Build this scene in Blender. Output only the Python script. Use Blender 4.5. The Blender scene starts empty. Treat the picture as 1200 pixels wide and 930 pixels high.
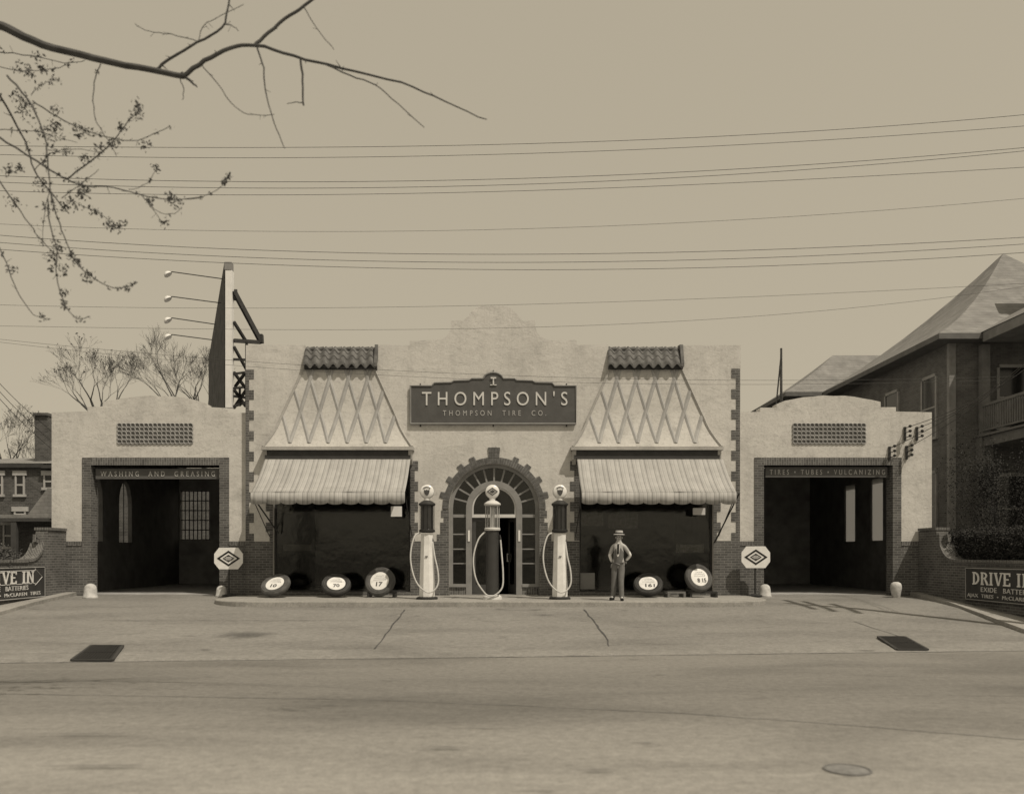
import bpy, bmesh, math, random
from mathutils import Vector, Matrix, geometry
R = math.radians
random.seed(7)
scene = bpy.context.scene
COL = scene.collection

# ------------------------------------------------------------ camera, sky, sun, exposure
CX, HZ, F, CAMX, CAMZ = 588.0, 649.0, 1000.0, 0.25, 1.83
cam_d = bpy.data.cameras.new('camera'); cam = bpy.data.objects.new('camera', cam_d); COL.objects.link(cam)
cam.location = (CAMX, 0, CAMZ); cam.rotation_euler = (R(90), 0, 0)
cam_d.sensor_width = 36; cam_d.lens = F / 1200 * 36
cam_d.shift_x = (600 - CX) / 1200; cam_d.shift_y = (HZ - 465) / 1200
cam_d.dof.use_dof = True; cam_d.dof.focus_distance = 24.5; cam_d.dof.aperture_fstop = 0.95
cam_d.clip_start = 0.1; cam_d.clip_end = 3000
scene.camera = cam
SUN = Vector((1.0, -1.0, 2.15)).normalized()
world = bpy.data.worlds.new('World'); scene.world = world; world.use_nodes = True
wn = world.node_tree; wn.nodes.clear()
sky = wn.nodes.new('ShaderNodeTexSky'); sky.sky_type = 'NISHITA'; sky.sun_disc = False
sky.sun_elevation = math.asin(SUN.z); sky.sun_rotation = math.atan2(SUN.x, SUN.y)
sky.dust_density = 3.0; sky.air_density = 1.0; sky.altitude = 0
bw = wn.nodes.new('ShaderNodeRGBToBW'); pw = wn.nodes.new('ShaderNodeMath'); pw.operation = 'POWER'; pw.inputs[1].default_value = 0.16
mx = wn.nodes.new('ShaderNodeVectorMath'); mx.operation = 'SCALE'; mx.inputs[0].default_value = (1.0, 0.88, 0.665)
bg = wn.nodes.new('ShaderNodeBackground'); bg.inputs[1].default_value = 0.15
wo = wn.nodes.new('ShaderNodeOutputWorld')
L = wn.links.new
ad = wn.nodes.new('ShaderNodeMath'); ad.operation = 'MULTIPLY'; ad.inputs[1].default_value = 2.55
L(sky.outputs[0], bw.inputs[0]); L(bw.outputs[0], pw.inputs[0]); L(pw.outputs[0], ad.inputs[0]); L(ad.outputs[0], mx.inputs['Scale']); L(mx.outputs[0], bg.inputs[0]); L(bg.outputs[0], wo.inputs[0])
sd = bpy.data.lights.new('sun', 'SUN'); sd.energy = 2.9; sd.angle = R(0.6); sd.color = (1.0, 0.895, 0.735)
so = bpy.data.objects.new('sun', sd); COL.objects.link(so); so.location = (20, -10, 40)
so.rotation_euler = SUN.to_track_quat('Z', 'Y').to_euler()
scene.view_settings.view_transform = 'Standard'; scene.view_settings.look = 'None'
scene.view_settings.gamma = 1; scene.view_settings.use_curve_mapping = False
scene.view_settings.exposure = 0.1
scene.render.engine = 'CYCLES'
scene.cycles.max_bounces = 6

# ------------------------------------------------------------ helpers
def P(px, py, D): return Vector(((px - CX) * D / F + CAMX, D, CAMZ - (py - HZ) * D / F))
def X(px, D=25.0): return (px - CX) * D / F + CAMX
def Z(py, D=25.0): return CAMZ - (py - HZ) * D / F

def tag(o, label=None, cat=None, group=None, kind=None):
    if label: o['label'] = label
    if cat: o['category'] = cat
    if group: o['group'] = group
    if kind: o['kind'] = kind
    return o
def empty(name, loc, label=None, cat=None, group=None):
    o = bpy.data.objects.new(name, None); COL.objects.link(o); o.location = loc; o.empty_display_size = .2
    return tag(o, label, cat, group)
def wloc(o):
    v = Vector((0, 0, 0))
    while o is not None:
        v += Vector(o.location); o = o.parent
    return v

class MB:
    def __init__(s): s.v = []; s.f = []
    def add(s, vs, fs):
        b = len(s.v); s.v += [Vector(a) for a in vs]; s.f += [tuple(b + i for i in f) for f in fs]; return s
    def box(s, x0, x1, y0, y1, z0, z1):
        x0, x1 = sorted((x0, x1)); y0, y1 = sorted((y0, y1)); z0, z1 = sorted((z0, z1))
        return s.add([(x0,y0,z0),(x1,y0,z0),(x1,y1,z0),(x0,y1,z0),(x0,y0,z1),(x1,y0,z1),(x1,y1,z1),(x0,y1,z1)],
                     [(0,3,2,1),(4,5,6,7),(0,1,5,4),(1,2,6,5),(2,3,7,6),(3,0,4,7)])
    def bar(s, a, b, w, h=None):
        a = Vector(a); b = Vector(b); d = (b - a).normalized(); h = h or w
        up = Vector((0,0,1)) if abs(d.z) < .95 else Vector((1,0,0))
        u = d.cross(up).normalized() * w / 2; v = u.cross(d).normalized() * h / 2
        vs = [a-u-v, a+u-v, a+u+v, a-u+v, b-u-v, b+u-v, b+u+v, b-u+v]
        return s.add(vs, [(0,1,2,3),(7,6,5,4),(0,4,5,1),(1,5,6,2),(2,6,7,3),(3,7,4,0)])
    def tube(s, pts, rad, n=8, cap=True):
        pts = [Vector(p) for p in pts]
        if not isinstance(rad, (list, tuple)): rad = [rad] * len(pts)
        rings = []; prev = None
        for i, p in enumerate(pts):
            d = (pts[min(i+1, len(pts)-1)] - pts[max(i-1, 0)])
            d = d.normalized() if d.length > 1e-9 else Vector((0,0,1))
            if prev is None:
                up = Vector((0,0,1)) if abs(d.z) < .9 else Vector((1,0,0)); u = d.cross(up).normalized()
            else:
                u = prev - d * prev.dot(d)
                u = u.normalized() if u.length > 1e-6 else d.orthogonal().normalized()
            prev = u; v = d.cross(u)
            rings.append([p + (u * math.cos(2*math.pi*k/n) + v * math.sin(2*math.pi*k/n)) * rad[i] for k in range(n)])
        vs = [q for r in rings for q in r]; fs = []
        for i in range(len(rings)-1):
            for k in range(n):
                a = i*n+k; b = i*n+(k+1) % n; fs.append((a, b, b+n, a+n))
        if cap and n > 2:
            fs.append(tuple(range(n-1, -1, -1))); fs.append(tuple((len(rings)-1)*n + k for k in range(n)))
        return s.add(vs, fs)
    def lathe(s, prof, c, n=24, M=None):
        vs = []; fs = []
        for r, z in prof:
            for k in range(n):
                a = 2*math.pi*(k+.5)/n; p = Vector((r*math.cos(a), r*math.sin(a), z))
                if M is not None: p = M @ p
                vs.append(p + Vector(c))
        m = len(prof)
        for i in range(m-1):
            for k in range(n):
                a = i*n+k; b = i*n+(k+1) % n; fs.append((a, b, b+n, a+n))
        fs.append(tuple(range(n-1, -1, -1))); fs.append(tuple((m-1)*n+k for k in range(n)))
        return s.add(vs, fs)
    def prism(s, outer, y0, y1, holes=(), mp=None):
        """outline in (x,z), extruded from y0 to y1"""
        mp = mp or (lambda x, y, z: (x, y, z))
        loops = [list(outer)] + [list(h) for h in holes]
        flat = [p for l in loops for p in l]; n = len(flat)
        tris = geometry.tessellate_polygon([[Vector((p[0], p[1], 0)) for p in l] for l in loops])
        vs = [mp(p[0], y0, p[1]) for p in flat] + [mp(p[0], y1, p[1]) for p in flat]
        fs = [tuple(t) for t in tris] + [tuple(i+n for i in reversed(t)) for t in tris]
        b = 0
        for l in loops:
            m = len(l)
            for i in range(m):
                a = b+i; c = b+(i+1) % m; fs.append((a, c, c+n, a+n))
            b += m
        return s.add(vs, fs)
    def leaf(s, c, size, rnd):
        c = Vector(c); u = Vector((rnd.uniform(-1,1), rnd.uniform(-1,1), rnd.uniform(-1,1))).normalized(); v = u.orthogonal().normalized()
        a = rnd.uniform(0, 6.28); w = (v*math.cos(a) + u.cross(v)*math.sin(a))
        l = size*rnd.uniform(.6, 1.3)
        return s.add([c-u*l, c-w*l*.45, c+u*l, c+w*l*.45], [(0,1,2,3)])
    def build(s, name, mat, parent=None, smooth=False, fix=True):
        o0 = wloc(parent) if parent else Vector((0,0,0))
        me = bpy.data.meshes.new(name)
        me.from_pydata([tuple(v - o0) for v in s.v], [], s.f); me.update()
        if fix:
            bm = bmesh.new(); bm.from_mesh(me); bmesh.ops.recalc_face_normals(bm, faces=bm.faces); bm.to_mesh(me); bm.free()
        if smooth:
            me.polygons.foreach_set('use_smooth', [True]*len(me.polygons))
            try: me.set_sharp_from_angle(angle=R(40))
            except Exception: pass
        me.materials.append(mat)
        o = bpy.data.objects.new(name, me); COL.objects.link(o); o.parent = parent
        return o
def copy_tree(o, parent=None):
    c = o.copy(); COL.objects.link(c)
    if parent is not None: c.parent = parent
    for ch in [k for k in o.children]: copy_tree(ch, c)
    return c
def arc(cx, cz, r, a0, a1, n):
    return [(cx + r*math.cos(R(a0+(a1-a0)*i/n)), cz + r*math.sin(R(a0+(a1-a0)*i/n))) for i in range(n+1)]

# ------------------------------------------------------------ materials (all neutral: the light carries the warm tone)
def g3(v): return (v, v*.995, v*.985, 1)
def mk(name):
    m = bpy.data.materials.new(name); m.use_nodes = True; nt = m.node_tree; b = nt.nodes['Principled BSDF']; return m, nt, b
def nz(nt, vec, scale, detail=4, rough=.55, dist=0):
    n = nt.nodes.new('ShaderNodeTexNoise'); n.inputs['Scale'].default_value = scale; n.inputs['Detail'].default_value = detail
    n.inputs['Roughness'].default_value = rough; n.inputs['Distortion'].default_value = dist
    nt.links.new(vec, n.inputs['Vector']); return n.outputs['Fac']
def coords(nt, scale=(1,1,1), rot=(0,0,0)):
    t = nt.nodes.new('ShaderNodeTexCoord'); mp = nt.nodes.new('ShaderNodeMapping'); mp.inputs['Scale'].default_value = scale; mp.inputs['Rotation'].default_value = rot
    nt.links.new(t.outputs['Object'], mp.inputs['Vector']); return mp.outputs['Vector']
def ramp(nt, fac, stops):
    r = nt.nodes.new('ShaderNodeValToRGB'); el = r.color_ramp.elements
    while len(el) < len(stops): el.new(.5)
    for e, (p, v) in zip(el, stops): e.position = p; e.color = g3(v) if not isinstance(v, tuple) else v
    nt.links.new(fac, r.inputs[0]); return r.outputs[0]
def mul(nt, a, b, f=1.0):
    m = nt.nodes.new('ShaderNodeMix'); m.data_type = 'RGBA'; m.blend_type = 'MULTIPLY'; m.inputs[0].default_value = f
    nt.links.new(a, m.inputs[6])
    if hasattr(b, 'name') and not isinstance(b, tuple): nt.links.new(b, m.inputs[7])
    else: m.inputs[7].default_value = b
    return m.outputs[2]
def bump(nt, b, h, strength, dist=.02, prev=None):
    n = nt.nodes.new('ShaderNodeBump'); n.inputs['Strength'].default_value = strength; n.inputs['Distance'].default_value = dist
    nt.links.new(h, n.inputs['Height'])
    if prev is not None: nt.links.new(prev, n.inputs['Normal'])
    nt.links.new(n.outputs[0], b.inputs['Normal']); return n.outputs[0]
def m_plain(name, v, rough=.7, var=.25, scale=4, bs=.25, bscale=40, metal=0, spec=.4):
    m, nt, b = mk(name); c = coords(nt)
    f = nz(nt, c, scale, 5, .6); nt.links.new(ramp(nt, f, [(.3, v*(1-var)), (.7, v*(1+var))]), b.inputs['Base Color'])
    b.inputs['Roughness'].default_value = rough; b.inputs['Metallic'].default_value = metal; b.inputs['Specular IOR Level'].default_value = spec
    if bs: bump(nt, b, nz(nt, c, bscale, 3), bs, .004)
    return m
def m_stucco(name, v):
    m, nt, b = mk(name); c = coords(nt)
    big = ramp(nt, nz(nt, c, .7, 7, .7, .4), [(.28, v*.80), (.5, v), (.75, v*1.1)])
    st = ramp(nt, nz(nt, coords(nt, (.8, .8, 1.3)), 2.6, 7, .75, .8), [(.30, .80), (.46, 1.0), (.7, 1.05)])
    cv = coords(nt, (3.2, 3.2, .4)); dr = ramp(nt, nz(nt, cv, 1.2, 4, .6), [(.3, .9), (.5, 1.0)])
    pit = ramp(nt, nz(nt, c, 16, 5, .8), [(.36, .82), (.5, 1.0)])
    nt.links.new(mul(nt, mul(nt, mul(nt, big, st), dr), pit), b.inputs['Base Color']); b.inputs['Roughness'].default_value = .92; b.inputs['Specular IOR Level'].default_value = .2
    p = bump(nt, b, nz(nt, coords(nt, (1, 1, 1.5)), 2.2, 6, .65, .5), .42, .045)
    bump(nt, b, nz(nt, c, 14, 5, .7), .5, .008, p); return m
def m_brick(name, v1, v2, mortar, bw_=.21, bh=.072, rot=False):
    m, nt, b = mk(name)
    t = nt.nodes.new('ShaderNodeTexCoord'); sp = nt.nodes.new('ShaderNodeSeparateXYZ'); nt.links.new(t.outputs['Object'], sp.inputs[0])
    a = nt.nodes.new('ShaderNodeMath'); a.operation = 'ADD'; nt.links.new(sp.outputs[0], a.inputs[0]); nt.links.new(sp.outputs[1], a.inputs[1])
    cb = nt.nodes.new('ShaderNodeCombineXYZ')
    nt.links.new(a.outputs[0], cb.inputs[1 if rot else 0]); nt.links.new(sp.outputs[2], cb.inputs[0 if rot else 1])
    br = nt.nodes.new('ShaderNodeTexBrick'); nt.links.new(cb.outputs[0], br.inputs['Vector'])
    br.inputs['Scale'].default_value = 1; br.inputs['Brick Width'].default_value = bw_; br.inputs['Row Height'].default_value = bh
    br.inputs['Mortar Size'].default_value = .008; br.inputs['Mortar Smooth'].default_value = .3; br.inputs['Bias'].default_value = 0
    br.inputs['Color1'].default_value = g3(v1); br.inputs['Color2'].default_value = g3(v2); br.inputs['Mortar'].default_value = g3(mortar)
    n = ramp(nt, nz(nt, t.outputs['Object'], 1.5, 5, .6), [(.3, .75), (.7, 1.15)])
    nt.links.new(mul(nt, br.outputs['Color'], n), b.inputs['Base Color']); b.inputs['Roughness'].default_value = .88; b.inputs['Specular IOR Level'].default_value = .25
    inv = nt.nodes.new('ShaderNodeMath'); inv.operation = 'SUBTRACT'; inv.inputs[0].default_value = 1; nt.links.new(br.outputs['Fac'], inv.inputs[1])
    bump(nt, b, inv.outputs[0], .6, .008); return m
def m_ground(name, v, dark=.72, stain=.6, sx=.25, lane=False):
    m, nt, b = mk(name); c = coords(nt)
    big = ramp(nt, nz(nt, coords(nt, (sx, 1, 1)), .55, 7, .62, .6), [(.3, v*dark), (.52, v), (.75, v*1.14)])
    st = ramp(nt, nz(nt, coords(nt, (sx*1.3, 1.2, 1), (0, 0, .1)), 1.1, 8, .7, 1.5), [(.30, stain), (.40, 1.0)])
    sp = ramp(nt, nz(nt, c, 9, 6, .75), [(.3, .84), (.7, 1.1)])
    fine = ramp(nt, nz(nt, c, 38, 6, .9), [(.32, .66), (.5, 1.0), (.68, 1.22)])
    spk = ramp(nt, nz(nt, coords(nt, (.6, 1, 1)), 5, 9, .85), [(.30, .55), (.38, 1.0), (.62, 1.0), (.72, 1.2)])
    sp = mul(nt, sp if False else ramp(nt, nz(nt, c, 9, 6, .75), [(.3, .74), (.7, 1.16)]), spk)
    if lane:
        t = nt.nodes.new('ShaderNodeTexCoord'); se = nt.nodes.new('ShaderNodeSeparateXYZ'); nt.links.new(t.outputs['Object'], se.inputs[0])
        a1 = nt.nodes.new('ShaderNodeMath'); a1.operation = 'MULTIPLY_ADD'; nt.links.new(nz(nt, coords(nt, (.2, .6, 1)), .8, 4), a1.inputs[0]); a1.inputs[1].default_value = 2.6; nt.links.new(se.outputs[1], a1.inputs[2])
        a2 = nt.nodes.new('ShaderNodeMath'); a2.operation = 'DIVIDE'; nt.links.new(a1.outputs[0], a2.inputs[0]); a2.inputs[1].default_value = 18
        big = mul(nt, big, ramp(nt, a2.outputs[0], [(.40, 1.5), (.50, 1.3), (.62, .95), (.74, .86), (.86, 1.0), (.95, .98)]))
    nt.links.new(mul(nt, mul(nt, mul(nt, big, st), sp), fine), b.inputs['Base Color']); b.inputs['Roughness'].default_value = .9; b.inputs['Specular IOR Level'].default_value = .3
    p = bump(nt, b, nz(nt, c, 45, 5, .7), .5, .01); bump(nt, b, nz(nt, c, 3, 4), .4, .03, p); return m
def m_leaf(name, v):
    m, nt, b = mk(name); c = coords(nt)
    f = nz(nt, c, 6, 4, .8); nt.links.new(ramp(nt, f, [(.3, v*.5), (.7, v*1.5)]), b.inputs['Base Color'])
    b.inputs['Roughness'].default_value = .9; b.inputs['Specular IOR Level'].default_value = .1; return m
def m_glass(name, v=.02, alpha=.55, rough=.10):
    m, nt, b = mk(name); nt.nodes.remove(b)
    g = nt.nodes.new('ShaderNodeBsdfGlossy'); g.inputs['Roughness'].default_value = rough; g.inputs['Color'].default_value = (.9, .9, .88, 1)
    t = nt.nodes.new('ShaderNodeBsdfTransparent'); t.inputs['Color'].default_value = (.75, .75, .73, 1)
    fr = nt.nodes.new('ShaderNodeFresnel'); fr.inputs[0].default_value = 1.5
    n = nt.nodes.new('ShaderNodeBump'); n.inputs['Strength'].default_value = .3; n.inputs['Distance'].default_value = .03
    nt.links.new(nz(nt, coords(nt), 1.4, 3), n.inputs['Height']); nt.links.new(n.outputs[0], g.inputs['Normal'])
    mxs = nt.nodes.new('ShaderNodeMixShader'); nt.links.new(fr.outputs[0], mxs.inputs[0]); nt.links.new(t.outputs[0], mxs.inputs[1]); nt.links.new(g.outputs[0], mxs.inputs[2])
    nt.links.new(mxs.outputs[0], nt.nodes['Material Output'].inputs[0]); return m
def m_awning():
    m, nt, b = mk('awning_canvas')
    t = nt.nodes.new('ShaderNodeTexCoord'); sp = nt.nodes.new('ShaderNodeSeparateXYZ'); nt.links.new(t.outputs['Object'], sp.inputs[0])
    d = nt.nodes.new('ShaderNodeMath'); d.operation = 'DIVIDE'; d.inputs[1].default_value = .36; nt.links.new(sp.outputs[0], d.inputs[0])
    fr = nt.nodes.new('ShaderNodeMath'); fr.operation = 'FRACT'; nt.links.new(d.outputs[0], fr.inputs[0])
    r = nt.nodes.new('ShaderNodeValToRGB'); r.color_ramp.interpolation = 'CONSTANT'; el = r.color_ramp.elements
    stops = [(0, .45), (.10, .26), (.15, .38), (.30, .45), (.38, .38), (.48, .25), (.54, .39), (.70, .45), (.78, .30), (.82, .43)]
    while len(el) < len(stops): el.new(.5)
    for e, (p, v) in zip(el, stops): e.position = p; e.color = g3(v)
    nt.links.new(fr.outputs[0], r.inputs[0])
    n = ramp(nt, nz(nt, coords(nt), 2.5, 5, .6), [(.3, .82), (.7, 1.04)])
    nt.links.new(mul(nt, r.outputs[0], n), b.inputs['Base Color']); b.inputs['Roughness'].default_value = .95; b.inputs['Specular IOR Level'].default_value = .1
    bump(nt, b, nz(nt, coords(nt, (1, .4, .4)), 3, 3), .4, .05); return m

STUCCO = m_stucco('stucco', .585)
STUCCO_T = m_stucco('stucco_trim', .42)
RIB = m_plain('stucco_rib', .38, .9, .15, 3)
BRICK = m_brick('dark_brick', .085, .14, .24)
SOLDIER = m_brick('soldier_brick', .10, .15, .26, .21, .072, True)
HBRICK = m_brick('house_brick', .12, .165, .19)
LBRICK = m_brick('old_brick', .07, .12, .16)
TILE = m_plain('clay_tile', .12, .75, .45, 5, .3, 30)
BLACK = m_plain('black_paint', .012, .5, .2, 5, 0)
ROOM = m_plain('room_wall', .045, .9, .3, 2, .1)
BAYR = m_plain('bay_room_wall', .34, .9, .3, 2, .1)
DARKM = m_plain('dark_metal', .03, .5, .3, 6, .1)
IRON = m_plain('cast_iron', .035, .6, .3, 8, .3, 60)
GREYP = m_plain('grey_paint', .25, .6, .12, 4, .1)
MIDP = m_plain('mid_paint', .40, .6, .12, 4, .1)
WHITE = m_plain('white_paint', .78, .45, .08, 5, .1)
CREAM = m_plain('cream_paint', .62, .5, .1, 5, .1)
SIGNG = m_plain('sign_green_grey', .085, .6, .15, 3, .15, 60)
SIGNB = m_plain('sign_board_dark', .045, .6, .15, 3, .1)
BOARD = m_plain('board_grey', .10, .7, .15, 4, .1)
RUBBER = m_plain('rubber', .035, .75, .3, 6, .3, 60)
RUBG = m_plain('rubber_dusty', .09, .8, .3, 6, .3, 60)
HOSE = m_plain('pale_hose', .55, .6, .15, 8, .1)
CONC = m_ground('concrete', .34, .8, .8, 1)
ROAD = m_ground('road_surface', .225, .68, .66, .3, True)
APRON = m_ground('apron_concrete', .24, .72, .55, .4)
GRASS = m_ground('lot_grass', .10, .6, .6, 1)
SEAM = m_plain('tar_seam', .07, .8, .4, 3, .2)
STAIN = m_plain('oil_stain', .13, .5, .3, 3, .1)
BARK = m_plain('bark', .075, .9, .35, 6, .6, 30)
LEAF = m_leaf('leaf_dark', .05)
BUD = m_leaf('bud_grey', .10)
ROOFD = m_brick('roof_shingle', .22, .26, .17, .35, .16)
WIRE = m_plain('wire_insulation', .06, .7, .1, 1, 0)
SKIN = m_plain('skin', .42, .6, .1, 6, .1)
SHIRT = m_plain('shirt_cotton', .80, .9, .06, 8, .3, 60)
VEST = m_plain('vest_wool', .15, .95, .15, 8, .3, 80)
TROU = m_plain('trouser_wool', .16, .95, .15, 8, .3, 80)
GLASS = m_glass('window_glass')
AWN = m_awning()
m, nt, b = mk('dusty_glass'); b.inputs['Base Color'].default_value = g3(.5); b.inputs['Roughness'].default_value = .4
tr = nt.nodes.new('ShaderNodeBsdfTranslucent'); tr.inputs[0].default_value = g3(.75); ms = nt.nodes.new('ShaderNodeMixShader'); ms.inputs[0].default_value = .7
nt.links.new(b.outputs[0], ms.inputs[1]); nt.links.new(tr.outputs[0], ms.inputs[2]); nt.links.new(ms.outputs[0], nt.nodes['Material Output'].inputs[0]); DUSTY = m
m, nt, b = mk('pump_glass'); b.inputs['Base Color'].default_value = g3(.5); b.inputs['Roughness'].default_value = .08; b.inputs['Alpha'].default_value = .22; PGLASS = m

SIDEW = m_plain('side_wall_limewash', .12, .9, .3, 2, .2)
# ------------------------------------------------------------ lettering
def text_pts(s, spacing=1.0, offset=0.0):
    cu = bpy.data.curves.new('lettering', 'FONT'); cu.body = s; cu.space_character = spacing; cu.offset = offset; cu.size = 1; cu.resolution_u = 4
    o = bpy.data.objects.new('lettering', cu); COL.objects.link(o)
    bpy.context.view_layer.update(); dg = bpy.context.evaluated_depsgraph_get()
    me = bpy.data.meshes.new_from_object(o.evaluated_get(dg))
    vs = [(v.co.x, v.co.y) for v in me.vertices]; fs = [tuple(p.vertices) for p in me.polygons]
    bpy.data.objects.remove(o); bpy.data.curves.remove(cu); bpy.data.meshes.remove(me)
    return vs, fs
def put_text(mb, s, O, U, V, N, w, h, d=.012, spacing=1.0, offset=0.0):
    """fit string s in a w x h box whose lower-left is O; U right, V up, N out of the wall"""
    vs, fs = text_pts(s, spacing, offset)
    x0 = min(a[0] for a in vs); x1 = max(a[0] for a in vs); y0 = min(a[1] for a in vs); y1 = max(a[1] for a in vs)
    O = Vector(O); U = Vector(U); V = Vector(V); N = Vector(N)
    n = len(vs)
    q = [O + U*((a[0]-x0)/(x1-x0)*w) + V*((a[1]-y0)/(y1-y0)*h) for a in vs]
    from collections import Counter
    ec = Counter()
    for f in fs:
        for i in range(len(f)): ec[(f[i], f[(i+1) % len(f)])] += 1
    fs2 = [f for f in fs]
    out = [tuple(i+n for i in f) for f in fs2]
    side = [(a, b2, b2+n, a+n) for (a, b2) in ec if (b2, a) not in ec]
    mb.add(q + [p + N*d for p in q], out + side)
XU, ZU, YN = (1,0,0), (0,0,1), (0,-1,0)
def slab(mb, word, O, U, V, N, w, h, d=.012):
    """block letters with slab feet, for the wall signs"""
    O = Vector(O); U = Vector(U); V = Vector(V); N = Vector(N)
    adv = {'D':.95, 'R':.98, 'I':.5, 'V':.95, 'E':.85, 'N':1.0, ' ':.55}; tot = sum(adv[c] for c in word)
    cur = 0; k = 0
    def q(pts):
        nonlocal k; k += 1; dd = d + (k % 7)*.0012
        base = [O + U*((cur+a)/tot*w) + V*(b*h) for a, b in pts]; n = len(base)
        mb.add(base + [p + N*dd for p in base], [tuple(range(n, 2*n))] + [(i, (i+1) % n, (i+1) % n+n, i+n) for i in range(n)])
    def r(x0, x1, y0, y1): q([(x0,y0),(x1,y0),(x1,y1),(x0,y1)])
    for c in word:
        if c in 'DRIEN':
            r(.12, .30, 0, 1)
            r(.04, .38, 0, .09); r(.04, .38, .91, 1)
        if c == 'D':
            ao = [(.30+.52*math.cos(R(t))*1, .5+.5*math.sin(R(t))) for t in range(-90, 91, 20)]; ai = [(.30+.34*math.cos(R(t)), .5+.38*math.sin(R(t))) for t in range(90, -91, -20)]
            for i in range(9): q([ao[i], ao[i+1], ai[8-i], ai[9-i]])
        if c == 'R':
            ao = [(.34+.42*math.cos(R(t)), .73+.27*math.sin(R(t))) for t in range(-90, 91, 30)]; ai = [(.34+.26*math.cos(R(t)), .73+.16*math.sin(R(t))) for t in range(90, -91, -30)]
            for i in range(6): q([ao[i], ao[i+1], ai[5-i], ai[6-i]])
            q([(.30,.46),(.34,.46),(.34,.57),(.30,.57)]); q([(.40,.50),(.58,.50),(.92,0),(.70,0)])
        if c == 'E':
            r(.30, .74, 0, .12); r(.30, .74, .88, 1); r(.30, .60, .45, .56); r(.66, .76, 0, .26); r(.66, .76, .74, 1)
        if c == 'V':
            q([(.08,1),(.28,1),(.56,0),(.42,0)]); q([(.76,1),(.88,1),(.56,0),(.46,0)]); r(.0, .36, .92, 1); r(.64, .98, .92, 1)
        if c == 'N':
            r(.74, .86, 0, 1); q([(.14,1),(.34,1),(.86,0),(.70,0)]); r(.66, .94, .91, 1)
        cur += adv[c]

# ============================================================ SETTING
GA = lambda x: 15.1 + .1*x                       # gutter line depth at x
def gz(x, y):                                    # height of the paved ground
    g = GA(max(-14, min(14, x)))
    if y <= g: return 0.0
    if y <= 21.4: return .48*(y-g)/(21.4-g)
    if y <= 25: return .48 + .15*(y-21.4)/3.6
    return .63
def sheet(name, mat, xs, yf, dz, z=None):
    mb = MB(); n = len(yf(xs[0]))
    for x in xs:
        for y in yf(x): mb.v.append(Vector((x, y, (gz(x, y) if z is None else z) + dz)))
    for i in range(len(xs)-1):
        for j in range(n-1):
            a = i*n+j; mb.f.append((a, a+n, a+n+1, a+1))
    return tag(mb.build(name, mat, fix=False), kind='structure')
xs_w = [-900, -300, -100, -40, -20, -14, -7, 0, 7, 14, 20, 40, 100, 300, 900]
sheet('ground', GRASS, xs_w, lambda x: [-600, -60, -5, GA(max(-14, min(14, x))), 21.4, 25, 30, 60, 200, 1500], -.03)
xr = [-120, -40, -20, -14, -10, -5, 0, 5, 10, 14, 20, 40, 120]
sheet('road', ROAD, xr, lambda x: [-4, 2, 6, 10, GA(max(-14, min(14, x)))], 0)
sheet('forecourt', APRON, [-14, -10, -5, 0, 5, 10, 14], lambda x: [GA(x), 17, 19, 21.4, 23, 25.3], .0)
SOFTSEAM = m_plain('worn_seam', .13, .8, .4, 3, .2)
# seams and cracks, as strips of tar
def strip(name, pts, w, mat=SEAM, dz=.006, seed=1):
    rnd = random.Random(seed); mb = MB(); pp = []
    for i in range(len(pts)-1):
        a = Vector(pts[i]); c = Vector(pts[i+1]); n = max(2, int((c-a).length/.35))
        for k in range(n): pp.append(a.lerp(c, k/n) + Vector((rnd.uniform(-1,1), rnd.uniform(-1,1)))*.018)
    pp.append(Vector(pts[-1]))
    for i, p in enumerate(pp):
        d = (pp[min(i+1, len(pp)-1)] - pp[max(i-1, 0)]).normalized(); nn = Vector((-d.y, d.x))*w*rnd.uniform(.25, .75)
        for s in (-1, 1):
            q = p + nn*s; mb.v.append(Vector((q.x, q.y, gz(q.x, q.y) + dz)))
    for i in range(len(pp)-1): mb.f.append((2*i, 2*i+1, 2*i+3, 2*i+2))
    return tag(mb.build(name, mat, fix=False), kind='structure')
def gp(px, py, it=8):                            # pixel -> point on the paved ground
    D = 15
    for _ in range(it*4):
        x = X(px, D); D = .5*D + .5*(CAMZ - gz(x, D))*F/(py-HZ)
    return Vector((X(px, D), D))
strip('gutter_seam', [(x, GA(x)+.01) for x in (-13.5, -9, -4, 0, 4, 9, 13.5)], .018, SOFTSEAM, seed=2)
strip('road_seam', [gp(a, b) for a, b in ((-40, 812), (200, 816), (400, 819), (600, 826), (800, 836), (1000, 850), (1240, 870))], .014, SOFTSEAM, seed=3)
strip('expansion_joint', [gp(475, 714), gp(462, 730), gp(433, 768)], .03, seed=4)
strip('expansion_joint', [gp(684, 714), gp(700, 733), gp(712, 750), gp(717, 766)], .035, seed=5)
strip('expansion_joint', [gp(1000, 728), gp(1050, 744), gp(1092, 762)], .02, seed=6)
strip('expansion_joint', [gp(120, 727), gp(300, 727), gp(420, 727)], .018, seed=8)
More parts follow.
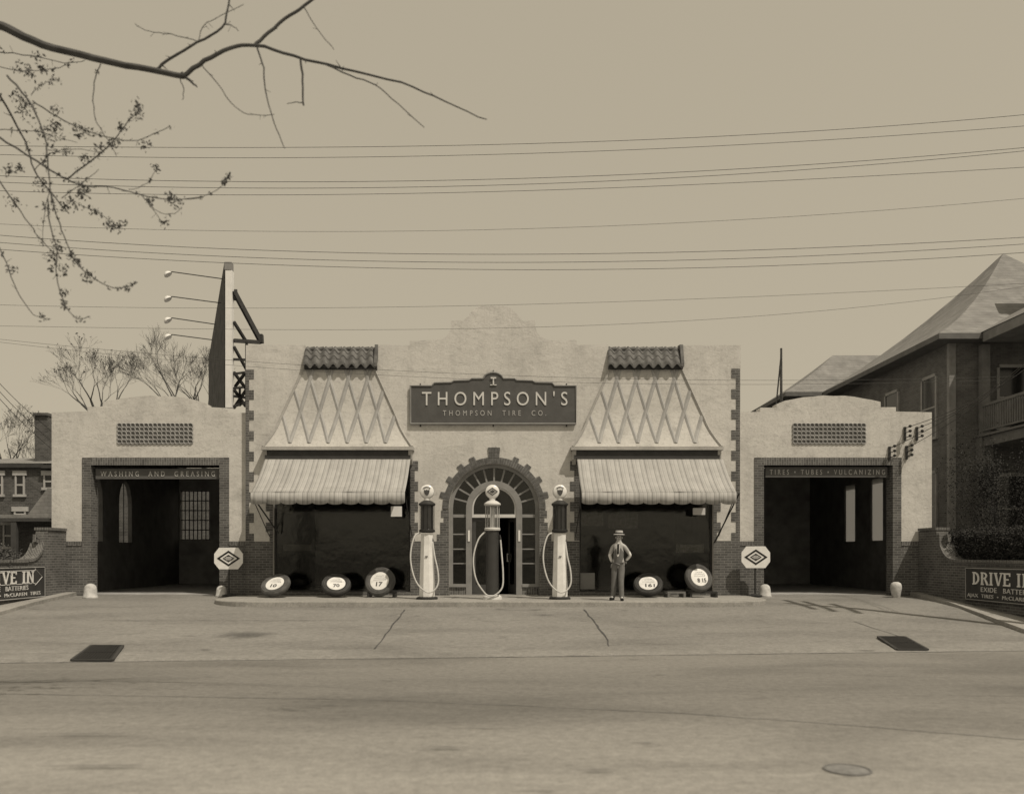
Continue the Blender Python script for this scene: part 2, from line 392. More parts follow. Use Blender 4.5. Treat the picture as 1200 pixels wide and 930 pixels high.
# gutter pan: slightly raised paler lip along the street
mb = MB(); xs = [-13.8+i*.6 for i in range(47)]
for x in xs:
    for t, dz in ((.04, .004), (.2, .02), (.75, .012), (.95, .004)):
        y = GA(x)+t; mb.v.append(Vector((x, y, gz(x, y)+dz)))
for i in range(len(xs)-1):
    for j in range(3): a = i*4+j; mb.f.append((a, a+4, a+5, a+1))
tag(mb.build('gutter_pan', m_ground('gutter_concrete', .25, .75, .6, .5), fix=False), kind='structure')
m, nt, b = mk('oil_stain_soft'); b.inputs['Base Color'].default_value = g3(.10); b.inputs['Roughness'].default_value = .55
_c = coords(nt); _ln = nt.nodes.new('ShaderNodeVectorMath'); _ln.operation = 'LENGTH'
_fl = nt.nodes.new('ShaderNodeVectorMath'); _fl.operation = 'MULTIPLY'; _fl.inputs[1].default_value = (1, 1, 0); nt.links.new(_c, _fl.inputs[0]); nt.links.new(_fl.outputs[0], _ln.inputs[0])
_n = nz(nt, _c, 2.2, 6, .7, .6); _ma = nt.nodes.new('ShaderNodeMath'); _ma.operation = 'MULTIPLY_ADD'; _ma.inputs[1].default_value = 1.3; nt.links.new(_n, _ma.inputs[0]); nt.links.new(_ln.outputs['Value'], _ma.inputs[2])
_r = nt.nodes.new('ShaderNodeMapRange'); _r.inputs[1].default_value = 1.35; _r.inputs[2].default_value = .75; _r.inputs[3].default_value = 0; _r.inputs[4].default_value = .5; nt.links.new(_ma.outputs[0], _r.inputs[0]); nt.links.new(_r.outputs[0], b.inputs['Alpha']); SOFT = m
def blot(px, py, w, h, seed):
    c = gp(px, py); mb = MB(); n = 24; w *= 1.5; h *= 1.6
    for rr_ in (0, .5, 1):
        for k in range(n if rr_ else 1):
            a = 2*math.pi*k/n; u, v = rr_*math.cos(a), rr_*math.sin(a); mb.v.append(Vector((u, v, gz(c.x+u*w, c.y+v*h)+.026)))
    for k in range(n):
        mb.f.append((0, 1+k, 1+(k+1) % n)); mb.f.append((1+k, 1+n+k, 1+n+(k+1) % n, 1+(k+1) % n))
    o = mb.build('oil_stain', SOFT, fix=False); o.location = (c.x, c.y, 0); o.scale = (w, h, 1)
    return tag(o, kind='structure')
for i, (a, b_, w, h) in enumerate(((290, 744, .65, .5), (640, 721, .32, .1), (490, 722, .14, .06), (460, 722, .12, .06), (590, 747, .14, .06), (676, 769, .35, .05), (240, 762, .14, .09), (1015, 763, .22, .05), (520, 878, .25, .06), (100, 862, .5, .05), (700, 905, .2, .05), (120, 900, .5, .06))): blot(a, b_, w, h, 30+i)
# kerbed island in front of the shop
ISZ = .63
def rr(x0, x1, y0, y1, r, n=8):
    pts = [(x1-r+r*math.cos(R(-90+90*i/n)), y0+r+r*math.sin(R(-90+90*i/n))) for i in range(n+1)]
    pts += [(x1, y1), (x0, y1)]
    pts += [(x0+r+r*math.cos(R(180+90*i/n)), y0+r+r*math.sin(R(180+90*i/n))) for i in range(n+1)]
    return pts
mb = MB(); mb.prism(rr(-7.45, 7.35, 21.62, 24.84, 1.5), 0, 1, mp=lambda x, y, z: (x, z, ISZ-.35 if y == 0 else ISZ))
isl = tag(mb.build('pump_island_pavement', CONC), kind='structure')
bv = isl.modifiers.new('bevel', 'BEVEL'); bv.width = .035; bv.segments = 3; bv.limit_method = 'ANGLE'; bv.angle_limit = R(50)
# side kerb strips along the drive walls
for sgn, nm in ((-1, 'left'), (1, 'right')):
    xw = 12.5
    ol = [(xw*sgn, 25.0), (xw*sgn, 16.6), ((xw+2)*sgn, 15.6), ((xw+2.3)*sgn, 14.9+1.3*sgn), (11.6*sgn, 15.6+1.0*sgn), (11.25*sgn, 17.2+.8*sgn), (11.45*sgn, 19.6), (11.85*sgn, 22.2), (12.15*sgn, 24.6), (12.2*sgn, 25.0)]
    mb = MB(); mb.prism(ol, 0, 1, mp=lambda x, y, z: (x, z, gz(x, z) + (-.2 if y == 0 else .09)))
    tag(mb.build('kerb_strip', CONC), kind='structure')
    mb = MB(); mb.box(sgn*12.8, sgn*60, 16.6, 24.9, .2, 1.35 if sgn > 0 else 1.25); tag(mb.build('raised_lawn', GRASS), kind='structure')
# drain grates
def grate(px0, px1, px2, px3, py0, py1, label):
    a, b_, c, d = gp(px0, py0), gp(px1, py0), gp(px2, py1), gp(px3, py1); ctr = (a+b_+c+d)/4
    e = empty('drain_grate', (ctr.x, ctr.y, gz(ctr.x, ctr.y)), label, 'grate', 'iron drain grates')
    def q3(p, dz): return Vector((p.x, p.y, gz(p.x, p.y)+dz))
    mb = MB(); mb.add([q3(p, .026) for p in (a, b_, c, d)], [(0,1,2,3)]); mb.build('drain_pit', BLACK, e, fix=False)
    mb = MB(); n = 13
    for k in range(n+1):
        t = k/n; mb.bar(q3(a.lerp(b_, t), .034), q3(d.lerp(c, t), .034), .035, .012)
    for t in (0, .5, 1): mb.bar(q3(a.lerp(d, t), .037), q3(b_.lerp(c, t), .037), .04, .012)
    mb.build('grate_bars', BLACK, e)
    mb = MB(); cs = [q3(p, .03) for p in (a, b_, c, d)]
    for i in range(4): mb.bar(cs[i], cs[(i+1) % 4], .05, .03)
    mb.build('grate_rim', m_plain('rim_iron', .04, .6, .3, 8, .2), e)
grate(107, 144, 132, 84, 758, 775, 'black iron drain grate in the gutter before the left driveway')
grate(1029, 1060, 1087, 1051, 747.5, 762.5, 'black iron drain grate in the gutter before the right driveway')
c = gp(993, 902)
e = empty('manhole_cover', (c.x, c.y, 0), 'small round utility cover set in the road at lower right', 'manhole cover')
mb = MB(); mb.lathe([(.195, .001), (.195, .012), (.178, .013), (.176, .006)], (c.x, c.y, 0), 40); mb.build('rim', m_plain('worn_rim', .15, .6, .3, 12, .4, 60), e)
mb = MB(); mb.lathe([(.172, .0), (.172, .009), (.11, .0095), (.10, .0115), (.03, .0115)], (c.x, c.y, 0), 40); mb.build('cover', m_plain('worn_iron', .2, .6, .3, 12, .4, 60), e)

# ============================================================ THE SHOP BUILDING
YM, YW = 24.85, 25.0
xm = lambda px: X(px, YM); zm = lambda py: Z(py, YM)
shop = empty('tire_shop', (0, YM, ISZ), 'long white stucco tire shop with stepped parapet and arched brick doorway', 'building')
G0 = ISZ
# main front wall
top = [(288, 404), (357, 404), (357, 414), (443, 414), (443, 404), (480, 404), (480, 398.5), (511, 398.5)]
top += [(511+17*math.sin(R(t)), 398.5-15*(1-math.cos(R(t)))) for t in (20, 40, 60, 80)]
top += [(528.5, 382), (528.5, 375.5), (543, 375.5)]
top += [(543+ (566-543)*t, 375.5-17*math.sin(R(90*t))**1.1) for t in (.2, .4, .6, .8, 1)]
prof = [(a, b_) for a, b_ in top] + [(578+(578-a), b_) for a, b_ in reversed(top)]
jit = random.Random(3)
outer = [(xm(a), zm(b_)+jit.uniform(-.015, .015)) for a, b_ in prof]
outer = [(xm(288), G0)] + outer + [(xm(867), G0)]
AXC, AZS = xm(579), zm(596); Rk = YM/F
arch_hole = [(AXC-53*Rk, G0+.001)] + [(p[0], p[1]) for p in reversed(arc(AXC, AZS, 53*Rk, 0, 180, 28))] + [(AXC+53*Rk, G0+.001)]
wl = [(xm(320), zm(694)), (xm(320), zm(537)), (xm(481), zm(537)), (xm(481), zm(694))]
wr = [(xm(679), zm(694)), (xm(679), zm(537)), (xm(836), zm(537)), (xm(836), zm(694))]
outer2 = [(xm(288), G0)] + outer[1:-1] + [(xm(867), G0), (AXC+53*Rk, G0)] + arc(AXC, AZS, 53*Rk, 0, 180, 28) + [(AXC-53*Rk, G0)]
mb = MB(); mb.prism(outer2, YM, YM+.32, [wl, wr]); mb.build('front_wall', STUCCO, shop)
# other walls, roof, floor
mb = MB()
mb.box(xm(288), xm(288)+.3, YM+.323, 36, G0, 7.5); mb.box(xm(867)-.3, xm(867), YM+.323, 36, G0, 7.5); mb.box(xm(288)+.3, xm(867)-.3, 35.7, 36, G0, 7.5)
mb.build('rear_wall', STUCCO, shop)
mb = MB(); mb.box(xm(288)+.303, xm(867)-.303, YM+.325, 35.69, 7.0, 7.2); mb.build('flat_roof', BOARD, shop)
mb = MB(); mb.box(xm(288)+.3, xm(867)-.3, YM+.325, 35.69, .3, .60); mb.box(xm(288)+.31, xm(288)+.36, YM+.4, 33, .62, 6.9); mb.box(xm(867)-.36, xm(867)-.31, YM+.4, 33, .62, 6.9)
mb.box(xm(288)+.36, xm(867)-.36, 32.5, 32.7, .62, 6.9); mb.box(xm(500), xm(500)+.1, YM+.6, 32, .62, 6.9); mb.box(xm(658)-.1, xm(658), YM+.6, 32, .62, 6.9)
mb.box(xm(288)+.36, xm(867)-.36, YM+.33, 32, 5.2, 5.3)
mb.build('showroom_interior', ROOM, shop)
# brick work on the main block
PR = .012
def brick_poly(name, pts, mat=BRICK, y=YM, pr=PR, par=shop):
    D = y; mb = MB(); mb.prism([(X(a, D), Z(b_, D)) for a, b_ in pts], y-pr, y+.02); return mb.build(name, mat, par)
def toothed(xa, xb, xt, y0, y1, per=24, hh=11, base=None):
    """column from xa (outer) to xb with teeth out to xt"""
    pts = [(xa, y0), (xb, y0)] if False else []
    pts = [(xa, y1), (xa, y0)]
    y = y0; on = True
    while y < y1:
        ye = min(y1, y + (hh if on else per-hh)); xx = xt if on else xb
        pts += [(xx, y), (xx, ye)]; y = ye; on = not on
    return pts
brick_poly('brick_quoin', toothed(287.9, 292, 297.5, 433, 634))
brick_poly('brick_quoin', toothed(867.1, 862.5, 857, 432, 633))
brick_poly('brick_quoin', toothed(319.9, 316, 311.5, 540, 634))
brick_poly('brick_quoin', toothed(836.1, 840, 844.5, 540, 633))
brick_poly('brick_quoin', toothed(481.1, 486, 490, 540, 633))
brick_poly('brick_quoin', toothed(678.9, 673, 668, 540, 633))
brick_poly('brick_base', [(287.9, 696.9), (287.9, 634.3), (319.9, 634.3), (319.9, 696.9)])
brick_poly('brick_base', [(836.1, 696.9), (836.1, 633.3), (867.1, 633.3), (867.1, 696.9)])
brick_poly('brick_base', [(320.2, 696.9), (320.2, 693), (480.8, 693), (480.8, 696.9)])
brick_poly('brick_base', [(679.2, 696.9), (679.2, 693), (835.8, 693), (835.8, 696.9)])
for s in (1, -1):                                  # stepped brick beside the entrance
    q = lambda a: 579 + s*(a-579)
    lim = 481.1 if s > 0 else 579-(678.9-579)*1
    o_ = 481.1 if s > 0 else 479.1
    pts = [(526, 696.9), (526, 596.5), (519, 596.5), (519, 598), (517, 598), (517, 606), (520, 606), (520, 612), (516, 612), (516, 626), (512, 626), (512, 634), (o_, 634), (o_, 696.9)]
    brick_poly('brick_base', [(q(a), b_) for a, b_ in pts])
# brick arch ring with teeth
pts = []
nT = 42; ring_o = []
for i in range(nT+1):
    a = 180*i/nT; r = 60.5
    ring_o.append((a, r))
outp = []
teeth = [(12, 18), (30, 36), (48, 54), (63, 69), (111, 117), (126, 132), (144, 150), (162, 168)]
a = 0.0
while a <= 180.01:
    key = 84.5 <= a <= 95.5; tt = any(t0 <= a <= t1 for t0, t1 in teeth)
    outp.append((a, 72 if key else (65.5 if tt else 60.5))); a += 1.0
arcm = m_plain('arch_brick', .12, .88, .35, 6, .4, 30)
wed = MB(); a = 0.0; kk = 0
while a < 179.5:
    mid = a+1.5; key = 84 <= mid <= 96; tt = any(t0-.8 <= mid <= t1+.8 for t0, t1 in teeth)
    ro = 72 if key else (65.5 if tt else 60.3); ri = 53.2; g_ = .32; hh = .004*(kk % 3)
    q = lambda rr_, aa: (AXC+rr_*Rk*math.cos(R(aa)), AZS+rr_*Rk*math.sin(R(aa)))
    if key:
        for rb0, rb1 in ((53.2, 59), (59.6, 65.4), (66, 72)): wed.prism([q(rb0, a+g_), q(rb1, a+g_), q(rb1, a+3-g_), q(rb0, a+3-g_)], YM-.03-hh, YM+.01)
    else: wed.prism([q(ri, a+g_), q(ro, a+g_), q(ro, a+3-g_), q(ri, a+3-g_)], YM-.022-hh, YM+.01)
    a += 3; kk += 1
wed.build('arch_bricks', arcm, shop)
MORT = m_plain('mortar', .26, .95, .15, 6, .3)
poly = [(AXC+r*Rk*math.cos(R(a)), AZS+r*Rk*math.sin(R(a))) for a, r in outp] + arc(AXC, AZS, 53.1*Rk, 180, 0, 40)
mb = MB(); mb.prism(poly, YM-PR-.004, YM+.02); mb.build('arch_mortar', MORT, shop)
for k in range(0, 36):                            # joints of the voussoirs
    pass
# entrance: outer frame, side lights, inner arch, doors
ent = empty('entrance', (0, 0, 0)); ent.parent = shop
YE = YM+.16
def ring(mb, ro, ri, z0, y0, y1):
    o = [(AXC+ro*Rk, z0)] + arc(AXC, AZS, ro*Rk, 0, 180, 28) + [(AXC-ro*Rk, z0), (AXC-ri*Rk, z0)] + arc(AXC, AZS, ri*Rk, 180, 0, 28) + [(AXC+ri*Rk, z0)]
    mb.prism(o, y0, y1)
zs_, zt = zm(684), zm(604)
mb = MB(); ring(mb, 52.9, 48.5, zs_, YE-.04, YE+.1); ring(mb, 33, 26, G0+.02, YE-.08, YE+.12)
mb.build('door_frame', m_plain('door_paint', .24, .55, .15, 4, .1), ent)
mb = MB()
for i, a in enumerate(range(15, 180, 15)):
    rI, rO = 33.1, 48.4; w = .055 if a in (45, 90, 135) else .02
    p = lambda r: (AXC+r*Rk*math.cos(R(a)), YE+.02, AZS+r*Rk*math.sin(R(a)))
    mb.bar(p(rI), p(rO), w, .05)
for s in (-1, 1):
    for py in (604, 625.5, 643, 660): mb.bar((AXC+s*33.1*Rk, YE+.02, zm(py)), (AXC+s*48.4*Rk, YE+.02, zm(py)), .05 if py != 604 else .07, .035 if py != 604 else .09)
mb.build('muntins', GREYP, ent)
for s in (-1, 1):
    mb = MB(); mb.box(AXC+s*33.05*Rk, AXC+s*53*Rk, YE-.1, YE+.12, zs_-.09, zs_-.002); mb.build('sill', GREYP, ent)
    mb = MB(); mb.box(AXC+s*33.05*Rk, AXC+s*52.95*Rk, YE-.05, YE+.1, G0, zs_-.093); mb.build('brick_apron', SOLDIER, ent)
mb = MB(); mb.prism([(AXC+50*Rk, zs_)] + arc(AXC, AZS, 50*Rk, 0, 180, 28) + [(AXC-50*Rk, zs_), (AXC-31*Rk, zs_)] + arc(AXC, AZS, 31*Rk, 180, 0, 28) + [(AXC+31*Rk, zs_)], YE+.05, YE+.056)
mb.build('fanlight_glass', GLASS, ent)
mb = MB(); mb.prism([(AXC+26*Rk, zt+.03)] + arc(AXC, AZS, 25.9*Rk, 0, 180, 24) + [(AXC-26*Rk, zt+.03)], YE+.05, YE+.056); mb.build('transom_glass', GLASS, ent)
mb = MB(); mb.box(AXC-26*Rk+.002, AXC+26*Rk-.002, YE-.05, YE+.1, zt-.05, zt+.045)
ring(mb, 25.9, 24.2, zt+.047, YE-.045, YE+.04); mb.build('transom_bar', CREAM, ent)
def door_leaf(x0, x1, hinge, ang, swap):
    e = empty('door', (0, 0, 0)); e.parent = ent
    M = Matrix.Rotation(R(ang), 3, 'Z')
    def tf(mbx):
        hx = Vector((hinge, YE+.03, 0)); mbx.v = [M @ (v-hx) + hx for v in mbx.v]; return mbx
    z0, z1 = G0+.025, zt-.055; s = .1
    mb = MB(); mb.box(x0, x0+s, YE+.01, YE+.05, z0, z1); mb.box(x1-s, x1, YE+.01, YE+.05, z0, z1); mb.box(x0+s, x1-s, YE+.01, YE+.05, z0, z0+.28); mb.box(x0+s, x1-s, YE+.01, YE+.05, z1-.11, z1)
    tf(mb).build('leaf_frame', m_dark, e)
    mb = MB(); mb.box(x0+s, x1-s, YE+.028, YE+.034, z0+.28, z1-.11); tf(mb).build('leaf_glass', GLASS, e)
    hx_ = x1-.05 if swap else x0+.05
    mb = MB(); mb.tube([(hx_, YE-.03, z0+.95), (hx_, YE-.03, z0+1.2)], .014, 8); mb.box(hx_-.02, hx_+.02, YE-.03, YE+.01, z0+.96, z0+.98); mb.box(hx_-.02, hx_+.02, YE-.03, YE+.01, z0+1.17, z0+1.19)
    tf(mb).build('handle', CREAM, e)
m_dark = m_plain('door_wood', .06, .5, .2, 5, .1)
door_leaf(AXC-26*Rk+.01, AXC-.005, AXC-26*Rk, 0, True)
door_leaf(AXC+.005, AXC+26*Rk-.01, AXC+26*Rk, -70, False)
mb = MB()
mb.box(AXC-30.8*Rk, AXC-28.4*Rk, YE-.1, YE-.083, zm(634), zm(621)); mb.build('door_plate', WHITE, ent)
mb = MB()
mb.box(AXC+28.4*Rk, AXC+30.8*Rk, YE-.1, YE-.083, zm(634), zm(621)); mb.build('door_plate', WHITE, ent)
mb = MB(); mb.box(AXC-52*Rk, AXC+52*Rk, YM-.02, YM+.3, G0-.1, G0+.018); mb.build('threshold', CONC, ent)
# showroom windows
for (a, b_, L_) in ((320, 481, 0), (679, 836, 1)):
    w = empty('shop_window', (0, 0, 0)); w.parent = shop
    x0, x1, z0, z1 = xm(a), xm(b_), zm(694), zm(537)
    mb = MB(); t = .06
    for bx in ((x0, x0+t, z0, z1), (x1-t, x1, z0, z1), (x0+t, x1-t, z0, z0+t), (x0+t, x1-t, z1-t, z1)): mb.box(bx[0], bx[1], YM+.14, YM+.22, bx[2], bx[3])
    mb.build('window_frame', DARKM, w)
    mb = MB(); mb.box(x0+t, x1-t, YM+.176, YM+.184, z0+t, z1-t); mb.build('window_pane', GLASS, w)
    mb = MB(); mb.box(x0, x1, YM+.4, YM+1.6, .61, z0+.1); mb.build('display_shelf', BLACK, w)
def wcard(px0, px1, py0, py1, mat, label, name='window_card', lines=0, D=YM+.2, txt=None):
    e = empty(name, P((px0+px1)/2, py1, D), label, 'card')
    mb = MB(); mb.box(X(px0, D), X(px1, D), D, D+.012, Z(py1, D), Z(py0, D)); mb.build('card', mat, e)
    if txt:
        mb = MB(); w_, h_ = X(px1, D)-X(px0, D), Z(py0, D)-Z(py1, D)
        put_text(mb, txt, (X(px0, D)+w_*.08, D-.0005, Z(py1, D)+h_*.25), XU, ZU, YN, w_*.84, h_*.5, .003, 1.1, .02); mb.build('lettering', BOARD, e)
wcard(332, 365, 637.5, 645, m_plain('card_grey', .13, .7, .2, 3, 0), 'narrow grey card hanging in the left shop window', D=YM+.3)
wcard(792, 825, 637.5, 647, m_plain('card_grey2', .22, .7, .5, 14, 0), 'narrow printed card hanging in the right shop window above the tires', D=YM+.3)
wcard(680, 697, 671, 690, m_plain('card_pale', .22, .7, .1, 3, 0), 'square pale card in the bottom corner of the right shop window', D=YM+.1)
wcard(458, 471, 593, 605, WHITE, 'small white card under the right end of the left awning', D=YM-.3)
wcard(812, 826.5, 595, 603, CREAM, 'small white card under the right end of the right awning', D=YM-.3)
wcard(680, 707, 600, 616, m_plain('reflection_grey', .16, .7, .6, 9, 0), 'dim pale reflection patch high in the left corner of the right shop window', 'window_patch', D=YM+.3)  # grey card painted in place of a reflection in the pane
wcard(713, 748, 600, 619, m_plain('reflection_grey2', .13, .7, .6, 9, 0), 'dim wide reflection patch above the hat of the standing man', 'window_patch', D=YM+.32)  # wider card, its mottled grey stands in for reflected light on the glass
wcard(324, 344, 592, 601, m_plain('patch_grey3', .12, .7, .6, 9, 0), 'dim small grey patch high in the left corner of the left shop window', 'window_patch', D=YM+.3)  # plain mottled grey card just behind the pane

# bell shaped hoods with lattice ribs, fascia and tiles
def hood(cxp, tl, tr):
    h = empty('window_hood', (0, 0, 0)); h.parent = shop
    rows = []
    n = 14
    for i in range(n+1):
        py = 432 + (523-432)*i/n
        t = (py-432)/(523-432)
        hw = (42.5 + 28*min(t, .68)/.68 + (17.5*max(0, (t-.68)/.32)**1.3))
        pr = .04 + .05*t + .20*max(0, (t-.5)/.5)**2
        rows.append((py, hw, pr))
    def sx(hw, pr): return hw*(YM-pr)/F
    c0 = X(cxp, YM)
    mb = MB()
    for py, hw, pr in rows:
        z = CAMZ-(py-HZ)*(YM-pr)/F
        mb.v += [Vector((c0-sx(hw, pr), YM+.01, z)), Vector((c0-sx(hw, pr), YM-pr, z)), Vector((c0+sx(hw, pr), YM-pr, z)), Vector((c0+sx(hw, pr), YM+.01, z))]
    for i in range(n):
        for k in range(3): a = i*4+k; mb.f.append((a, a+1, a+5, a+4))
    mb.build('hood_shell', STUCCO, h, smooth=False)
    def surf(py):
        t = (py-432)/(91)*n; i = min(n-1, max(0, int(t))); f = t-i
        a, b2 = rows[i], rows[i+1]
        hw = a[1]+(b2[1]-a[1])*f; pr = a[2]+(b2[2]-a[2])*f
        return hw, pr
    ribs = MB()
    for bpos in (-56, -33.5, -11.2, 11.2, 33.5, 56):
        for s in (-1, 1):
            pts = []
            for k in range(0, 40):
                py = 519-k*2.25
                if py < 433: break
                hw, pr = surf(py); off = bpos + s*(519-py)*.30
                if abs(off) > hw-1: break
                pts.append(Vector((c0+off*(YM-pr)/F, YM-pr+.045, CAMZ-(py-HZ)*(YM-pr)/F)))
            if len(pts) > 1: ribs.tube(pts, .078 if s > 0 else .07, 8)
    ribs.build('lattice_rib', RIB, h, smooth=True)
    for s in (-1, 1):
        er = MB(); pts = []
        for py, hw, pr in rows: pts.append(Vector((c0+s*(hw-.8)*(YM-pr)/F, YM-pr-.002, CAMZ-(py-HZ)*(YM-pr)/F)))
        er.tube(pts, .042, 6); er.build('edge_rib', STUCCO_T, h, smooth=True)
    # fascia box and soffit
    py, hw, pr = rows[-1]; z = CAMZ-(py-HZ)*(YM-pr)/F; w = sx(hw, pr)
    mb = MB(); mb.box(c0-w-.03, c0+w+.03, YM-pr-.03, YM-.002, z-.10, z-.001); mb.build('hood_ledge', STUCCO_T, h)
    mb = MB(); mb.box(c0-w+.06, c0+w-.06, YM-pr+.05, YM-.004, z-.34, z-.103); mb.build('awning_box', m_plain('box_dark', .05, .7, .2, 4, .1), h)
    for s in (-1, 1):
        mb = MB(); mb.prism([(0, z-.103), (pr-.02, z-.103), (pr-.08, z-.36), (.05, z-.5), (0, z-.5)], 0, .1, mp=lambda x, y, zz, s=s: (c0+s*(w-.02)-s*y, YM-x-.002, zz)); mb.build('bracket', STUCCO_T, h)
    # tile strip
    x0, x1 = xm(tl), xm(tr); mb = MB(); ncol = 8; per = (x1-x0)/ncol
    rws = [(YM+.12, zm(408)), (YM-.03, zm(414.5)), (YM-.12, zm(422)), (YM-.21, zm(430))]
    for r in range(3):
        (ya, za), (yb, zb) = rws[r], rws[r+1]; lift = .02
        m_ = ncol*8; base = len(mb.v)
        for k in range(m_+1):
            x = x0+(x1-x0)*k/m_; ph = (k % 8)/8; wv = .06*math.sin(math.pi*2*ph)+.03
            for (yy, zz, dl) in ((ya, za, 0), (yb, zb, lift*2), (yb+.01, zb-.05, 0)):
                mb.v.append(Vector((x + (.0 if r % 2 else .0), yy, zz+wv+dl)))
        for k in range(m_):
            a = base+k*3; mb.f += [(a, a+3, a+4, a+1), (a+1, a+4, a+5, a+2)]
    mb.build('roof_tiles', TILE, h, smooth=True)
    mb = MB(); mb.box(x0+.02, x1-.02, YM-.15, YM-.003, zm(433.5), zm(428)); mb.build('tile_soffit', BLACK, h)
    mb = MB()
    for k in range(ncol): mb.tube([(x0+per*(k+.05), YM+.13, zm(408.6)), (x0+per*(k+1.0), YM+.13, zm(407.8))], [.06, .08], 10)
    mb.build('ridge_tiles', TILE, h, smooth=True)
    mb = MB(); mb.prism([(-.3, zm(407)), (.22, zm(431)), (.22, zm(427)), (.05, zm(404)), (-.3, zm(402.5))], 0, .09, mp=lambda x, y, zz: (x1-y+.002, YM-x, zz)); mb.build('end_tile', TILE, h)
hood(397.5, 357, 443)
hood(756.5, 712, 800)

# wings
def wing(s, cx_, name_pts):
    wname = 'left' if s < 0 else 'right'
    w = empty('wing', (0, 0, 0)); w.parent = shop
    q = (lambda a: a) if s > 0 else (lambda a: 172.5+(980-a))
    D = YW; xa = lambda a: X(q(a), D); za = lambda b2: Z(b2, D)
    inner = 867 if s > 0 else None
    prof = [(869, 483), (891, 483), (891, 477.5), (910, 477), (910, 472.5)] + [(910+122*t, 472.5-8.5*math.sin(math.pi*t)**.8+(-1.2*t)) for t in (.08, .16, .25, .35, .45, .55, .65, .75, .84, .92)] + [(1032, 471), (1032, 476.5), (1050, 477), (1050, 482.5), (1092, 482.5)]
    prof[0] = (862, 483)
    rnd = random.Random(5+s)
    o = [(xa(862), G0)] + [(xa(a), za(b2)+rnd.uniform(-.02, .02)) for a, b2 in prof] + [(xa(1092), G0), (xa(1046), G0), (xa(1046), za(545)), (xa(895), za(545)), (xa(895), G0)]
    mb = MB(); mb.prism(o, D, D+.4); mb.build('wing_wall', STUCCO, w)
    for sx0 in (1,):
        xo = xa(1092); xi = xo - s*.14
        # outer side wall with window openings (in y,z)
        if s > 0: holes = [(27.9, 28.8, 2.28, 4.35), (30.1, 31.0, 2.28, 4.3)]
        else: holes = [(26.9, 27.9, 2.24, 4.4), (29.1, 30.1, 2.24, 4.35)]
        hl = []
        for (a, b2, c, d) in holes:
            if s < 0:
                r_ = (b2-a)/2; hl.append([(a, c), (b2, c)] + [((a+b2)/2+r_*math.cos(R(t)), d-r_*1.6+r_*1.6*math.sin(R(t))) for t in range(0, 181, 20)])
            else: hl.append([(a, c), (b2, c), (b2, d), (a, d)])
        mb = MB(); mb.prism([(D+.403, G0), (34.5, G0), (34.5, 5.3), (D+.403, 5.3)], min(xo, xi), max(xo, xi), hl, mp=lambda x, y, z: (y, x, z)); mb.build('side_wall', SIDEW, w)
        for (a, b2, c, d) in holes:
            mb = MB(); f = empty('window', (0, 0, 0)); f.parent = w
            if s > 0:
                mb.box(xo-.09, xo-.08, a, b2, c, d); mb.build('pane', DUSTY, w)
            else:
                mb.box(xo+.06, xo+.08, (a+b2)/2-.015, (a+b2)/2+.015, c, d-.05); mb.build('window_bar', DARKM, w)
            bpy.data.objects.remove(f)
    # back wall
    yb = 34.5; x0, x1 = sorted((xa(866), xa(1092)))
    if s < 0: hb = [[(X(211, yb), Z(632, yb)), (X(245, yb), Z(632, yb)), (X(245, yb), Z(575, yb)), (X(211, yb), Z(575, yb))]]
    else: hb = []
    mb = MB(); mb.prism([(x0, G0), (x1, G0), (x1, 5.3), (x0, 5.3)], yb+.003, yb+.3, hb); mb.build('back_wall', BAYR, w)
    if s < 0:
        mb = MB()
        for k in range(0, 8): xx = X(211+34*k/7, yb); mb.box(xx-.018, xx+.018, yb+.1, yb+.14, Z(632, yb), Z(575, yb))
        for k in range(0, 6): zz = Z(632-57*k/5, yb); mb.box(X(211, yb), X(245, yb), yb+.095, yb+.145, zz-.018, zz+.018)
        mb.build('window_grid', DARKM, w)
    mb = MB(); mb.box(x0+.01, x1-.01, D+.41, yb, 5.31, 5.5); mb.box(x0, x1, D+.41, yb, G0-.3, G0+.003); 
    xin = (x1-.1) if s < 0 else (x0+.1)
    mb.box(xin, xin+.05, D+.41, yb, G0, 5.3); mb.build('interior_shell', BAYR, w)
    # parapet return
    # brick surround
    pts = [(884, 697), (884, 536), (1056, 536), (1056, 697), (1046, 697), (1046, 545), (895, 545), (895, 697)]
    for nm, pl, mt in (('brick_jamb', [(884, 696.9), (884, 536), (895.05, 536), (895.05, 696.9)], BRICK), ('brick_jamb', [(1056, 696.9), (1056, 536), (1045.95, 536), (1045.95, 696.9)], BRICK), ('brick_lintel', [(895.1, 545), (895.1, 536), (1045.9, 536), (1045.9, 545)], SOLDIER)):
        mb = MB(); mb.prism([(xa(a), za(b2)) for a, b2 in pl], D-.02, D+.395); mb.build(nm, mt, w)
    for pl in ([(862, 696.9), (862, 634), (883.9, 634), (883.9, 696.9)], [(1056.1, 696.9), (1056.1, 634), (1092.2, 634), (1092.2, 696.9)]):
        mb = MB(); mb.prism([(xa(a), za(b2)) for a, b2 in pl], D-.012, D+.395); mb.build('brick_base', BRICK, w)
        a0, a1 = pl[0][0], pl[2][0]
        mb = MB(); mb.prism([(xa(a0), za(639)), (xa(a1), za(639)), (xa(a1), za(634.3)), (xa(a0), za(634.3))], D-.03, D+.02); mb.build('brick_course', SOLDIER, w)
    # pierced tile grille
    gx0, gx1 = sorted((X(929 if s > 0 else 138, D), X(1014 if s > 0 else 226, D))); gz0, gz1 = Z(520, D), Z(496, D)
    mb = MB(); mb.box(gx0, gx1, D-.006, D+.01, gz0, gz1); mb.build('vent_back', m_plain('vent_recess', .16, .9, .2, 5, 0), w)
